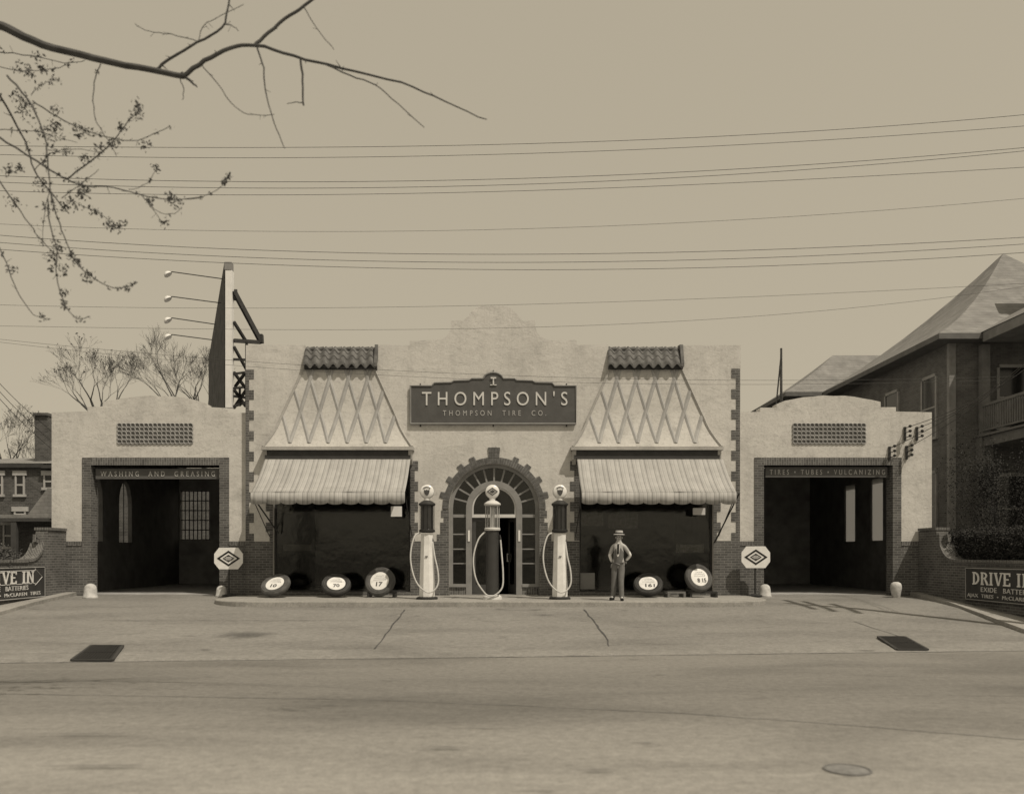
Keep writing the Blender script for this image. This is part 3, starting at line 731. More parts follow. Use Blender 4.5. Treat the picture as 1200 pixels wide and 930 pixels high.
    mb = MB(); nx, nzv = 17, 5; dx = (gx1-gx0)/nx; dz = (gz1-gz0)/nzv
    for i in range(nx):
        for j in range(nzv):
            cxx, czz = gx0+dx*(i+.5), gz0+dz*(j+.5)
            pp = [(cxx+dx*.56*math.cos(2*math.pi*k/10), D-.02, czz+dz*.52*math.sin(2*math.pi*k/10)) for k in range(11)]
            mb.tube(pp, .016, 4, cap=False)
    mb.build('vent_grille', m_plain('vent_tile', .34, .9, .2, 5, 0), w)
wing(-1, 0, None); wing(1, 0, None)
mb = MB(); mb.box(xm(867)-.02, xm(867)+.0, YM+.33, YM+.4, G0, 5.0)

# ============================================================ SIGNS
# main name sign
ys = YM-.06; sgn = empty('name_sign', P(578, 496, ys), 'dark framed name board lettered THOMPSON\'S over the arched doorway', 'sign')
def sp_(a, b_): return (X(a, ys), Z(b_, ys))
half = [(481, 496.5), (481, 452), (506, 452), (509, 448.5), (529, 448), (532, 446), (550, 445.5), (553, 443.5), (566, 443.5)]
capa = [(578-11.5*math.cos(R(t)), 444-7.5*math.sin(R(t))) for t in range(10, 91, 16)]
hl = half + capa
fullp = hl + [(578*2-a, b_) for a, b_ in reversed(hl)]
mb = MB(); mb.prism([sp_(a, b_) for a, b_ in fullp], ys, ys+.05); mb.build('sign_board', SIGNG, sgn)
inn = [(578+(a-578)*.985, 472+(b_-472)*(.94 if b_ > 472 else .90)) for a, b_ in fullp]
mb = MB(); loop = [Vector((X(a, ys), ys-.005, Z(b_, ys))) for a, b_ in fullp]; loop.append(loop[0]); mb.tube(loop, .028, 6); 
mb.build('sign_frame', m_plain('frame_grey', .22, .6, .15, 4, .1), sgn)
mb = MB(); put_text(mb, "THOMPSON'S", (X(494.5, ys), ys-.001, Z(475, ys)), XU, ZU, YN, X(665, ys)-X(494.5, ys), Z(458.5, ys)-Z(475, ys), .02, 1.6, .0); mb.build('lettering', CREAM, sgn)
mb = MB(); put_text(mb, "THOMPSON  TIRE  CO.", (X(519, ys), ys-.001, Z(487, ys)), XU, ZU, YN, X(640, ys)-X(519, ys), Z(480.8, ys)-Z(487, ys), .012, 1.8, .0); mb.build('small_lettering', m_plain('letter_grey', .42, .6, .1, 4, 0), sgn)
mb = MB(); put_text(mb, "T", (X(575, ys), ys-.001, Z(451, ys)), XU, ZU, YN, X(581.5, ys)-X(575, ys), Z(442, ys)-Z(451, ys), .04, 1, .03); mb.box(X(574.5, ys), X(582, ys), ys-.03, ys, Z(451.6, ys), Z(450.6, ys)); mb.build('initial', CREAM, sgn)
mb = MB(); mb.lathe([(.03, 0), (.02, .05), (.005, .1)], (X(578, ys), ys+.04, Z(437, ys)), 8)
for px in (492.5, 578, 664):
    mb.box(X(px, ys)-.02, X(px, ys)+.02, ys+.02, YM, Z(499.5, ys), Z(496, ys))
for px in (492.5, 664): mb.box(X(px, ys)-.015, X(px, ys)+.015, ys+.02, YM, Z(452, ys), Z(449, ys))
mb.build('hanger', IRON, sgn)
# bay boards
def bay_board(px0, px1, py0, py1, txt, label, tx0, tx1):
    D = YW+.12; e = empty('bay_sign', P((px0+px1)/2, py1, D), label, 'sign')
    mb = MB(); mb.box(X(px0, D), X(px1, D), D, D+.05, Z(py1, D), Z(py0, D)); mb.build('sign_board', BOARD, e)
    mb = MB(); put_text(mb, txt, (X(tx0, D), D-.0005, Z(py1-3, D)), XU, ZU, YN, X(tx1, D)-X(tx0, D), Z(py0+3, D)-Z(py1-3, D), .012, 1.7, .0); mb.build('lettering', m_plain('letter_pale', .50, .6, .3, 9, 0), e)
bay_board(112, 258, 549, 561, 'WASHING  AND  GREASING', 'long grey board reading WASHING AND GREASING over the left bay', 118, 252)
bay_board(897, 1040, 547, 559, 'TIRES • TUBES • VULCANIZING', 'long grey board reading TIRES TUBES VULCANIZING over the right bay', 902, 1037)
# side walls with scroll ends, and their painted signs
def drive_wall(s):
    xw = 12.45 if s > 0 else -12.5
    e = empty('brick_wall', (xw, 21, .5), 'dark brick drive wall with scroll end under the clipped hedge' if s > 0 else 'brick drive wall with scroll end beside the left washing bay', 'wall')
    th = .33*s
    # outline in (depth, z)
    y0 = 24.975
    pts = [(y0, .3), (y0, 2.5), (23.95, 2.5), (23.95, 2.38), (23.8, 2.38)]
    pts += [(23.8-.75*(1-math.cos(R(t))), 2.32-.70*math.sin(R(t))) for t in range(10, 91, 10)]
    pts += [(23.0, 1.6), (16.7, 1.6), (16.7, .05)]
    mb = MB(); mb.prism(pts, min(xw, xw+th), max(xw, xw+th), mp=lambda x, y, z: (y, x, z)); mb.build('wall_body', BRICK, e)
    x0, x1 = sorted((xw-.035*s, xw+th+.035*s))
    mb = MB(); mb.box(x0, x1, 16.65, 22.95, 1.603, 1.68); mb.box(x0, x1, 23.93, 24.96, 2.503, 2.58)
    cp = [(23.8-.75*(1-math.cos(R(t))), 2.34-.70*math.sin(R(t))) for t in range(0, 91, 10)] + [(22.96, 1.64)]
    for a, b2 in zip(cp[:-1], cp[1:]): mb.bar(((x0+x1)/2, a[0], a[1]+.02), ((x0+x1)/2, b2[0], b2[1]+.02), x1-x0, .07)
    mb.build('coping', SOLDIER, e)
    # sign
    xs_ = xw - s*.02; N = (-s, 0, 0)
    if s < 0: ya, yb, U = 19.9, 23.72, (0, 1, 0)      # reads away from the street
    else: ya, yb, U = 22.35, 18.5, (0, -1, 0)
    g = empty('wall_sign', (xs_, (ya+yb)/2, .6), 'dark DRIVE IN board with arrow on the left brick wall' if s < 0 else 'dark DRIVE IN board on the shaded right brick wall', 'sign')
    zb, zt_ = .63, 1.50
    mb = MB(); mb.box(xs_, xs_-s*.04, ya, yb, zb, zt_); mb.build('sign_board', SIGNB, g)
    Ln = abs(yb-ya); Uv = Vector(U)
    fm = MB(); c_ = lambda u, z: Vector((xs_-s*.045, ya, z)) + Uv*u
    lp = [c_(.03, zb+.03), c_(Ln-.03, zb+.03), c_(Ln-.03, zt_-.03), c_(.03, zt_-.03), c_(.03, zb+.03)]
    fm.tube(lp, .012, 4); fm.build('sign_frame', m_plain('frame_pale', .35, .6, .1, 3, 0), g)
    mb = MB()
    slab(mb, 'DRIVE IN', c_(.35 if s > 0 else .75, 1.055), U, ZU, N, 2.5 if s > 0 else 2.5, .32)
    mb.build('lettering', WHITE, g)
    mb = MB()
    put_text(mb, 'EXIDE   BATTERIES', c_(.75 if s > 0 else 1.1, .88), U, ZU, N, 2.2 if s > 0 else 1.85, .12, .012, 1.1, .0)
    put_text(mb, 'AJAX  TIRES  •  McCLAREN  TIRES', c_(.12 if s > 0 else .35, .70), U, ZU, N, 3.3 if s > 0 else 3.2, .12, .012, 1.1, .0)
    mb.build('small_lettering', CREAM, g)
    am = MB()                                     # arrow outline round the words
    if s < 0: ap = [(.6, 1.04), (3.30, 1.04), (3.30, .99), (3.66, 1.21), (3.30, 1.44), (3.30, 1.39), (.6, 1.39), (.6, 1.04)]
    else: ap = [(.3, 1.04), (3.2, 1.04), (3.2, .99), (3.6, 1.21), (3.2, 1.44), (3.2, 1.39), (.3, 1.39), (.3, 1.04)]
    if s < 0: am.tube([c_(a, b2) for a, b2 in ap], .009, 4); am.build('arrow_outline', CREAM, g)
drive_wall(-1); drive_wall(1)

# octagonal logo signs
def octo(px, py, D, label, first=None):
    x, z = X(px, D), Z(py, D); e = empty('logo_sign', (x, D, ISZ), label, 'sign', 'octagonal logo signs')
    w, h = .41, .31
    o = [(-w, -h*.42), (-w*.66, -h), (w*.66, -h), (w, -h*.42), (w, h*.42), (w*.66, h), (-w*.66, h), (-w, h*.42)]
    mb = MB(); mb.prism([(x+a, z+b_) for a, b_ in o], D-.02, D+.02); mb.build('sign_plate', WHITE, e)
    def dia(a, b_, hole=None): 
        f = lambda p, q_: [(x-p, z), (x, z-q_), (x+p, z), (x, z+q_)]
        m_ = MB(); m_.prism(f(a, b_), D-.026, D-.0195, [f(*hole)] if hole else []); return m_
    m1 = dia(.335, .225, (.25, .165)); m1.build('diamond_ring', BLACK, e)
    m1 = dia(.17, .11); m1.build('diamond_core', m_plain('logo_dark', .05, .6, .1, 3, 0), e)
    mb = MB()
    for dz, ww in ((.033, .07), (0, .115), (-.033, .07)): mb.box(x-ww, x+ww, D-.030, D-.0255, z+dz-.009, z+dz+.009)
    mb.build('logo_bars', CREAM, e)
    mb = MB(); mb.tube([(x, D+.03, ISZ+.02), (x, D+.03, z+.1)], .022, 8); mb.build('post', IRON, e)
    mb = MB(); mb.lathe([(.2, 0), (.2, .02), (.12, .05), (.03, .07)], (x, D+.03, ISZ), 16); mb.build('base', IRON, e)
octo(268, 654, 24.5, 'white octagonal diamond logo sign on a post beside the left bay')
octo(885.5, 652.5, 24.5, 'white octagonal diamond logo sign on a post beside the right bay')
# bollards
def bollard(px, D, r, h, label, urn=False):
    x = X(px, D); z0 = gz(x, D) - .02
    if abs(x) < 7.4: z0 = ISZ
    e = empty('bollard', (x, D, z0), label, 'bollard', 'white concrete bollards at the bay jambs')
    if urn: pf = [(r*.55, 0), (r*.7, .03), (r*.85, h*.35), (r, h*.62), (r*.98, h*.78), (r*.8, h*.92), (r*.4, h)]
    else: pf = [(r*1.05, 0), (r*1.08, .04), (r*.98, .06), (r*.9, h*.6), (r*.78, h*.82), (r*.5, h*.95), (r*.15, h)]
    mb = MB(); mb.lathe(pf, (x, D, z0), 24); o = mb.build('bollard_body', m_plain('limewash', .5, .9, .25, 8, .5, 30), e, smooth=True)
    if True:
        mb = MB(); mb.box(x-r*1.5, x+r*1.5, D-r*.9, D+r*1.2, z0-.1, z0+.012 if abs(x) > 7.4 else z0-.002); mb.build('footing', CONC, e)
bollard(106, 24.2, .19, .42, 'pale round topped bollard at the outer jamb of the washing bay')
bollard(259.5, 24.62, .16, .33, 'small shaded bollard behind the left octagonal sign')
bollard(896.5, 24.62, .17, .37, 'white round topped bollard right of the right octagonal sign')
bollard(1050, 24.3, .155, .46, 'white urn shaped bollard at the outer jamb of the vulcanizing bay', True)

# ============================================================ AWNINGS
def awning(px0, px1, label, rodpx):
    ya, yb = YM-.5, 22.95; za_, zb_ = Z(538.5, 24.5), Z(577, yb)
    x0, x1 = X(px0, YM), X(px1, YM)
    e = empty('awning', ((x0+x1)/2, YM, za_), label, 'awning', 'striped canvas awnings')
    mb = MB(); nx, ny = 60, 8; rnd = random.Random(int(px0))
    for i in range(nx+1):
        for j in range(ny+1):
            t = j/ny; x = x0+(x1-x0)*i/nx
            mb.v.append(Vector((x, ya+(yb-ya)*t, za_+(zb_-za_)*t - .07*math.sin(math.pi*t) - .005*math.sin(i*.9+px0)*t - .015*math.sin(i*.23+px0)*t)))
    for i in range(nx):
        for j in range(ny): a = i*(ny+1)+j; mb.f.append((a, a+ny+1, a+ny+2, a+1))
    o = mb.build('canopy', AWN, e, smooth=True); so_ = o.modifiers.new('thick', 'SOLIDIFY'); so_.thickness = .008
    mb = MB(); per = (x1-x0)/10; n = 160
    for i in range(n+1):
        x = x0+(x1-x0)*i/n; ph = ((x-x0)/per) % 1.0
        dz = .265 + .055*abs(math.sin(math.pi*ph))**.55
        wv = .008*math.sin(i*.31+px0)+.004*math.sin(i*.83)
        mb.v += [Vector((x, yb-.002, zb_)), Vector((x, yb-.012+wv*.5, zb_-.13)), Vector((x, yb-.01+wv, zb_-dz))]
    for i in range(n):
        for j in range(2): a = i*3+j; mb.f.append((a, a+3, a+4, a+1))
    o = mb.build('valance', AWN, e, smooth=True); so_ = o.modifiers.new('thick', 'SOLIDIFY'); so_.thickness = .006
    mb = MB(); mb.tube([(x0, yb+.05, zb_-.04), (x1, yb+.05, zb_-.04)], .016, 8); mb.build('front_bar', MIDP, e)
    for s, xx in ((-1, x0), (1, x1)):
        mb = MB(); mb.tube([(xx, YM-.02, Z(628, YM)), (xx, yb+.03, zb_-.03)], .014, 6); mb.build('arm', IRON, e)
    s = rodpx
    mb = MB(); xe = x0 if s < 0 else x1
    mb.tube([Vector((xe + (.25 if s < 0 else -.12), YM-.03, Z(635 if s > 0 else 624, YM))), Vector((xe - (.1 if s < 0 else -.17), yb+.3, zb_+.02))], .022, 6); mb.build('crank_rod', IRON, e)
awning(316, 483, 'striped scalloped awning let down over the left shop window', -1)
awning(674.5, 842, 'striped scalloped awning let down over the right shop window', 1)

# ============================================================ FUEL PUMPS
YP = 22.75
def pump(px, dark, label, globe_kind):
    x = X(px, YP); e = empty('gas_pump', (x, YP, ISZ), label, 'gas pump', 'visible bowl gas pumps on the island')
    k = YP/F; z = lambda py: CAMZ-(py-HZ)*k
    body = m_plain('pump_red_dark', .045, .35, .15, 4, 0, spec=.5) if dark else WHITE
    c = (x, YP, 0)
    mb = MB(); mb.lathe([(.30, ISZ), (.30, ISZ+.05), (.24, ISZ+.07)] if not dark else [(.26, ISZ), (.25, ISZ+.07), (.19, ISZ+.12)], c, 8 if not dark else 20); mb.build('base', IRON if not dark else CREAM, e)
    mb = MB()
    if dark: mb.lathe([(.185, ISZ+.1), (.18, ISZ+.2), (.17, ISZ+1.2), (.175, z(621))], c, 24); mb.build('body', body, e, smooth=True)
    else: mb.lathe([(.215, ISZ+.06), (.215, ISZ+.2), (.165, z(625))], c, 8); mb.build('body', body, e)
    zt0 = z(624 if not dark else 622)
    ringm = DARKM if not dark else CREAM
    mb = MB(); mb.lathe([(.14, zt0), (.21, zt0+.02), (.215, zt0+.07), (.19, zt0+.09)], c, 20); mb.build('lower_collar', ringm, e, smooth=True)
    zb, ztp = zt0+.09, z(592.5)
    mb = MB(); mb.lathe([(.165, zb), (.165, ztp)], c, 24); mb.build('glass_bowl', m_plain('fuel_dark', .03, .15, .3, 3, 0, spec=.6) if not dark else PGLASS, e, smooth=True)
    mb = MB()
    for i in range(6 if dark else 8):
        a = 2*math.pi*(i+.25)/(6 if dark else 8); mb.tube([(x+.185*math.cos(a), YP+.185*math.sin(a), zb), (x+.185*math.cos(a), YP+.185*math.sin(a), ztp)], .013 if dark else .01, 6)
    if dark: mb.tube([(x, YP, zb), (x, YP, ztp)], .05, 10)
    mb.build('bowl_rods', MIDP if dark else DARKM, e)
    mb = MB(); mb.lathe([(.2, ztp), (.225, ztp+.03), (.22, ztp+.06), (.14, ztp+.12), (.07, ztp+.15)], c, 24); mb.build('cap', ringm, e, smooth=True)
    zg = z(576)
    mb = MB(); rg = .19
    Mg = Matrix.Rotation(R(90), 3, 'X')
    pf = [(rg*math.cos(R(t)), .085*math.sin(R(t)) + (0.0)) for t in range(-85, 86, 10)]
    pf = [(.02, -.10), (.15, -.095), (.18, -.07), (rg, 0), (.18, .07), (.15, .095), (.02, .10)]
    mb.lathe(pf, (x, YP, zg), 32, Mg); g = mb.build('globe', m_plain('opal_glass', .8, .25, .04, 5, 0, spec=.6), e, smooth=True)
    mb = MB(); mb.lathe([(.08, ztp+.14), (.08, zg-.165)], c, 16); mb.build('globe_collar', WHITE, e)
    mb = MB(); yf = YP-.112
    if globe_kind == 'diamond':
        f = lambda p, q_: [(x-p, zg), (x, zg-q_), (x+p, zg), (x, zg+q_)]
        mb.prism(f(.15, .11), yf, yf+.006, [f(.115, .08)]); mb.prism(f(.075, .048), yf, yf+.006); mb.box(x-.05, x+.05, yf-.003, yf-.001, zg-.006, zg+.006)
    else:
        # curved word band over a dark shield shaped emblem
        for i in range(9):
            t0, t1 = R(40+100*i/9), R(40+100*(i+.72)/9)
            r0, r1 = .105, .135
            mb.prism([(x+r0*math.cos(t0), zg+r0*math.sin(t0)), (x+r1*math.cos(t0), zg+r1*math.sin(t0)), (x+r1*math.cos(t1), zg+r1*math.sin(t1)), (x+r0*math.cos(t1), zg+r0*math.sin(t1))], yf, yf+.006)
        mb.prism([(x-.07, zg+.05), (x-.075, zg+.0), (x-.055, zg-.06), (x-.02, zg-.105), (x+.02, zg-.105), (x+.055, zg-.06), (x+.075, zg), (x+.07, zg+.05), (x+.03, zg+.035), (x, zg+.055), (x-.03, zg+.035)], yf, yf+.006)
    mb.build('globe_emblem', m_plain('emblem_dark', .07, .6, .2, 20, 0), e)
    # hose
    if not dark: hp = [(492.5, 624), (486, 628), (481.5, 645), (482, 663), (488, 682), (499, 693), (508, 692), (513.5, 683), (513, 668), (509.5, 652), (507, 634)]
    else: hp = [(568.5, 623), (561, 631), (555.5, 648), (555, 664), (558.5, 680), (566, 692), (572, 697.5), (580, 697), (588.5, 688), (589.5, 671), (588, 650), (586.5, 632)]
    off = px-(500.5 if not dark else 577)
    P3 = []
    for i, (a, b_) in enumerate(hp):
        u = i/(len(hp)-1); yy = YP - .05 - .24*math.sin(math.pi*u)
        P3.append(P(a+off, b_, yy))
    sm = []
    for i in range(len(P3)-1):
        p0, p1, p2, p3 = P3[max(i-1, 0)], P3[i], P3[i+1], P3[min(i+2, len(P3)-1)]
        for k in range(5):
            t = k/5; sm.append(.5*((2*p1)+(p2-p0)*t+(2*p0-5*p1+4*p2-p3)*t*t+(3*p1-p0-3*p2+p3)*t**3))
    sm.append(P3[-1])
    mb = MB(); mb.tube(sm, .021, 8); mb.build('hose', HOSE, e, smooth=True)
    mb = MB(); mb.tube([sm[-1], sm[-1]+Vector((-.02, 0, .13))], [.03, .02], 8); mb.build('nozzle', IRON, e)
    if not dark:
        mb = MB(); mb.box(x-.035, x+.035, YP-.20, YP-.17, ISZ+1.13, ISZ+1.15); mb.build('latch', IRON, e)
pump(500.5, False, 'white gas pump left of the doorway with dark bowl', 'shield')
pump(577, True, 'dark gas pump in front of the door with a clear bowl and diamond globe', 'diamond')
pump(656, False, 'white gas pump right of the doorway with dark bowl', 'shield')

# ============================================================ TIRES
def tire(px, py, D, Rr, tilt, yaw, num, label, z0=ISZ, dusty=False):
    x = X(px, D)
    e = empty('display_tire', (x, D, z0), label, 'tire', 'tires with white price discs under the shop windows')
    w = .085; ri = Rr*.60
    pf = [(ri, -w*.7), (ri+.03, -w*.95), (Rr*.86, -w*1.05), (Rr*.95, -w*.8), (Rr, -w*.4), (Rr, w*.4), (Rr*.95, w*.8), (Rr*.86, w*1.05), (ri+.03, w*.95), (ri, w*.7)]
    M = Matrix.Rotation(R(yaw), 3, 'Z') @ Matrix.Rotation(R(90-tilt), 3, 'X')
    cz = z0 + Rr*math.cos(R(tilt)) + w*math.sin(R(tilt)); c = Vector((x, D, cz))
    mb = MB(); n = 40; vs = []
    for r, zz in pf:
        for k in range(n): a = 2*math.pi*k/n; vs.append(M @ Vector((r*math.cos(a), r*math.sin(a), zz)) + c)
    fs = []; m_ = len(pf)
    for i in range(m_):
        for k in range(n): a = i*n+k; b_ = i*n+(k+1) % n; j = (i+1) % m_; fs.append((a, b_, j*n+(k+1) % n, j*n+k))
    mb.add(vs, fs); mb.build('tire_casing', RUBG if dusty else RUBBER, e, smooth=True)
    mb = MB()
    for sgn_ in (1, -1):
        for rr_ in (Rr*.9, Rr*.78): mb.tube([M @ Vector((rr_*math.cos(2*math.pi*k/36), rr_*math.sin(2*math.pi*k/36), sgn_*w*(.98 if rr_ > Rr*.8 else 1.02))) + c for k in range(37)], .007, 4, cap=False)
    mb.build('sidewall_ridge', RUBG, e)
    front = M @ Vector((0, 0, 1))
    sg = 1 if front.y < 0 else -1
    mb = MB(); mb.lathe([(ri*1.03, sg*w*.5), (ri*1.03, sg*w*.86), (ri*.98, sg*w*.88)], c, 36, M); mb.build('price_disc', WHITE, e)
    N = M @ Vector((0, 0, sg)); U = N.cross(Vector((0, 0, 1))).normalized() * -1; V = N.cross(U) 
    if V.z < 0: V = -V
    if U.x < 0: U = -U
    o = c + N*(w*.89)
    mb = MB(); put_text(mb, num, o - U*ri*.34 - V*ri*.62, U, V, N, ri*(.36*len(num.replace(' ', ''))), ri*.5, .004, 1.0, .03)
    rnd = random.Random(int(px))
    for row, hw in ((.58, .42), (.36, .62), (.14, .66)):
        u = -hw
        while u < hw:
            l = rnd.uniform(.05, .12); hh = rnd.uniform(.05, .09)
            a = o + U*ri*u + V*ri*(row-.04); b_ = o + U*ri*min(u+l, hw) + V*ri*(row+hh-.03+u*.1)
            mb.bar(a+N*.003, b_+N*.003, .009, .004); u += l+.05
    mb.build('lettering', m_plain('ink', .08, .7, .2, 5, 0), e)
tire(323, 686, 23.7, .42, 50, -14, '10', 'tire tilted far back at the left end of the left window', dusty=True)
tire(394, 687, 23.75, .41, 48, 10, '70', 'tire tilted far back in the middle of the left window, disc marked 70')
tire(445.5, 684, 23.8, .43, 24, -8, '17', 'nearly upright tire at the right end of the left window', dusty=True)
tire(759.5, 686, 23.75, .41, 46, -8, '161', 'low tilted tire just right of the standing man')
tire(818.5, 680, 23.8, .41, 22, 14, '8 15', 'raised grey tire at the right end of the right window', z0=ISZ+.12, dusty=True)
for a, b_, lb in ((432, 464, 'low black tire rack under the tire nearest the left white pump'), (780, 801, 'low grey tire rack lying between the two right hand tires'), (806, 838, 'low black tire rack under the raised tire')):
    D = 23.95; e = empty('tire_rack', (X((a+b_)/2, D), D, ISZ), lb, 'rack'); mt = DARKM if a != 780 else m_plain('rack_grey', .16, .7, .2, 5, 0)
    mb = MB(); mb.box(X(a, D), X(a, D)+.06, D-.3, D+.3, ISZ, ISZ+.11); mb.build('rack_foot', mt, e); mb = MB(); mb.box(X(b_, D)-.06, X(b_, D), D-.3, D+.3, ISZ, ISZ+.11); mb.build('rack_foot', mt, e)
    mb = MB(); mb.box(X(a, D), X(b_, D), D-.28, D-.22, ISZ+.113, ISZ+.16); mb.build('rack_rail', mt, e); mb = MB(); mb.box(X(a, D), X(b_, D), D+.22, D+.28, ISZ+.113, ISZ+.16); mb.build('rack_rail', mt, e)

# ============================================================ ROOF BILLBOARD
YB = 27.0
bb = empty('roof_billboard', P(268, 478, YB), 'tall edge-on roof sign with white end post and braced steel frame', 'billboard')
pf = [(266, 309.5), (247, 424), (247.5, 477), (266, 478)]
pd = [27.0, 30.5, 30.5, 27.0]
# panel built as a solid slab running back from the post
Pn = [P(a, b_, d) for (a, b_), d in zip(pf, pd)]
n_ = (Pn[1]-Pn[3]).cross(Pn[2]-Pn[3]).normalized()*.08
mb = MB(); mb.add([p for p in Pn] + [p+n_ for p in Pn], [(0,1,2,3), (7,6,5,4), (0,4,5,1), (1,5,6,2), (2,6,7,3), (3,7,4,0)]); mb.build('sign_panel', m_plain('panel_grey', .075, .8, .4, 3, .2), bb)
mb = MB(); mb.bar(Pn[0], Pn[1], .16, .1); mb.build('panel_edge', m_plain('panel_edge_dark', .05, .7, .1, 3, 0), bb)
mb = MB(); mb.box(X(265.5, YB), X(273, YB), YB-.12, YB+.1, Z(478, YB), Z(318, YB)); mb.build('end_post', WHITE, bb)
mb = MB(); mb.box(X(264.5, YB), X(272.5, YB), YB-.13, YB+.1, Z(317.6, YB), Z(308.5, YB)); mb.build('post_cap', GREYP, bb)
mb = MB()
def br(a, b_, c, d, w=.09, D0=YB, D1=YB+.6): mb.bar(P(a, b_, D0), P(c, d, D1), w, w)
br(274, 341, 305.5, 400, .13); br(274, 399, 305.5, 401, .11); br(305, 392, 305.5, 402, .17, YB+.6, YB+.6); br(274, 377, 289, 401, .08); br(274, 350, 276, 341, .12)
for a, b_, c, d in ((274, 406, 289, 433), (274, 421, 289, 421.5), (289, 400, 289, 477), (274, 438, 289, 436), (274, 436, 288, 455), (288, 436, 274, 455), (274, 455, 289, 453), (274, 456, 288, 476), (289, 456, 274, 478), (281, 453, 281, 475), (274, 476, 289, 471), (274, 464, 289, 466)): br(a, b_, c, d, .075)
mb.build('brace_frame', IRON, bb)
for a, b_, c, d in ((263, 327, 200, 318.5), (259, 355, 200, 347.5), (253, 380, 200, 372.5), (248, 398, 200, 392)):
    D = 27.4
    arm = MB(); arm.tube([P(a, b_, D), P(c+2, d, D-.4), P(c-1, d+1, D-.4)], .016, 6); ao = arm.build('lamp_arm', IRON, bb)
    q_ = P(196, d+2.2, D-.4); lm = MB()
    Mx = Matrix.Rotation(R(-35), 3, 'Y')
    lm.lathe([(.13, -.05), (.12, .0), (.07, .05), (.03, .07)], q_, 14, Mx); lm.build('reflector_lamp', WHITE, bb, smooth=True)

# ============================================================ THE MAN
def skinned(name, verts, edges, radii, mat, parent, sub=2, root=0):
    me = bpy.data.meshes.new(name); me.from_pydata(verts, edges, []); o = bpy.data.objects.new(name, me); COL.objects.link(o)
    md = o.modifiers.new('s', 'SKIN'); md.use_smooth_shade = True
    ss = o.modifiers.new('u', 'SUBSURF'); ss.levels = sub; ss.render_levels = sub
    for i, r in enumerate(radii):
        d = me.skin_vertices[0].data[i]; d.radius = (r, r) if not isinstance(r, tuple) else r
        d.use_root = (i == root)
    bpy.context.view_layer.update(); dg = bpy.context.evaluated_depsgraph_get()
    m2 = bpy.data.meshes.new_from_object(o.evaluated_get(dg)); m2.name = name
    m2.materials.clear(); m2.materials.append(mat)
    bpy.data.objects.remove(o)
    n = bpy.data.objects.new(name, m2); COL.objects.link(n); n.parent = parent
    return n
HAT = m_plain('hat_straw', .42, .8, .15, 20, .2)
D = 22.2; man = empty('person', (X(723.5, D), D, ISZ), 'man in pale hat, white shirt and grey vest standing on the kerb', 'person')
V = [(0,0,.95), (0,0,1.12), (0,0,1.32), (0,.01,1.46), (0,.0,1.54), (0,-.015,1.62), (0,-.01,1.71),        # 0-6 spine/head
     (.15,.01,1.40), (.30,.05,1.18), (.17,.13,1.03),                                                       # 7-9 arm
     (-.15,.01,1.40), (-.24,.05,1.17), (-.17,.06,.97),                                                     # 10-12
     (.10,0,.88), (.10,-.09,.5), (.12,-.10,.1), (.15,-.26,.045),                                             # 13-16 leg
     (-.10,0,.88), (-.10,.0,.5), (-.12,.04,.1), (-.15,-.1,.045)]
E = [(0,1),(1,2),(2,3),(3,4),(4,5),(5,6),(3,7),(7,8),(8,9),(3,10),(10,11),(11,12),(0,13),(13,14),(14,15),(15,16),(0,17),(17,18),(18,19),(19,20)]
rad = [(.14,.10),(.13,.095),(.15,.11),(.08,.07),(.055,.055),(.075,.09),(.07,.085),.06,.045,.03,.06,.045,.03,.085,.055,.04,.035,.085,.055,.04,.035]
body = skinned('body', V, E, rad, SKIN, man)
def hand(base, dirn, parent):
    b0 = Vector(base); d = Vector(dirn).normalized(); s = d.cross(Vector((0, 1, 0))).normalized(); vs = [tuple(b0), tuple(b0+d*.07)]; es = [(0, 1)]; rs = [.03, (.036, .02)]
    for k, (o_, l) in enumerate(((-.03, .06), (-.01, .075), (.012, .07), (.032, .055))):
        p0 = b0+d*.08+s*o_; p1 = p0+d*l*.6; p2 = p1+(d*.8+Vector((0, -.6, 0)))*l*.4
        i = len(vs); vs += [tuple(p0), tuple(p1), tuple(p2)]; es += [(1, i), (i, i+1), (i+1, i+2)]; rs += [.010, .009, .008]
    p0 = b0+d*.02+s*.035; i = len(vs); vs += [tuple(p0), tuple(p0+s*.03+d*.03)]; es += [(0, i), (i, i+1)]; rs += [.012, .01]
    skinned('hand', vs, es, rs, SKIN, parent, 1)
hand((.17, .13, 1.03), (-.5, .1, -.8), man); hand((-.17, .06, .97), (.1, -.2, -1), man)
skinned('shirt', [(0,0,1.06),(0,0,1.14),(0,0,1.33),(0,.005,1.45),(.145,.01,1.40),(.305,.05,1.18),(.185,.125,1.04),(-.145,.01,1.40),(-.24,.05,1.17),(-.175,.06,.99)],
        [(0,1),(1,2),(2,3),(3,4),(4,5),(5,6),(3,7),(7,8),(8,9)], [(.12,.10),(.12,.10),(.13,.11),(.085,.075),.055,.046,.036,.055,.046,.036], SHIRT, man)
skinned('vest', [(0,0,.86),(0,0,1.04),(0,0,1.31),(0,.01,1.43),(.065,.0,1.44),(-.065,.0,1.44)], [(0,1),(1,2),(2,3),(3,4),(3,5)], [(.165,.13),(.145,.122),(.142,.128),(.075,.085),.035,.035], VEST, man)
skinned('trousers', [(0,0,1.08),(.085,0,.86),(.095,-.10,.5),(.12,-.11,.045),(-.085,0,.86),(-.10,.0,.5),(-.12,.035,.045)], [(0,1),(1,2),(2,3),(0,4),(4,5),(5,6)], [(.142,.112),.10,.075,.07,.10,.075,.07], TROU, man)
def local(mb, name, mat, smooth=True):
    mb.v = [v + Vector(man.location) for v in mb.v]; return mb.build(name, mat, man, smooth)
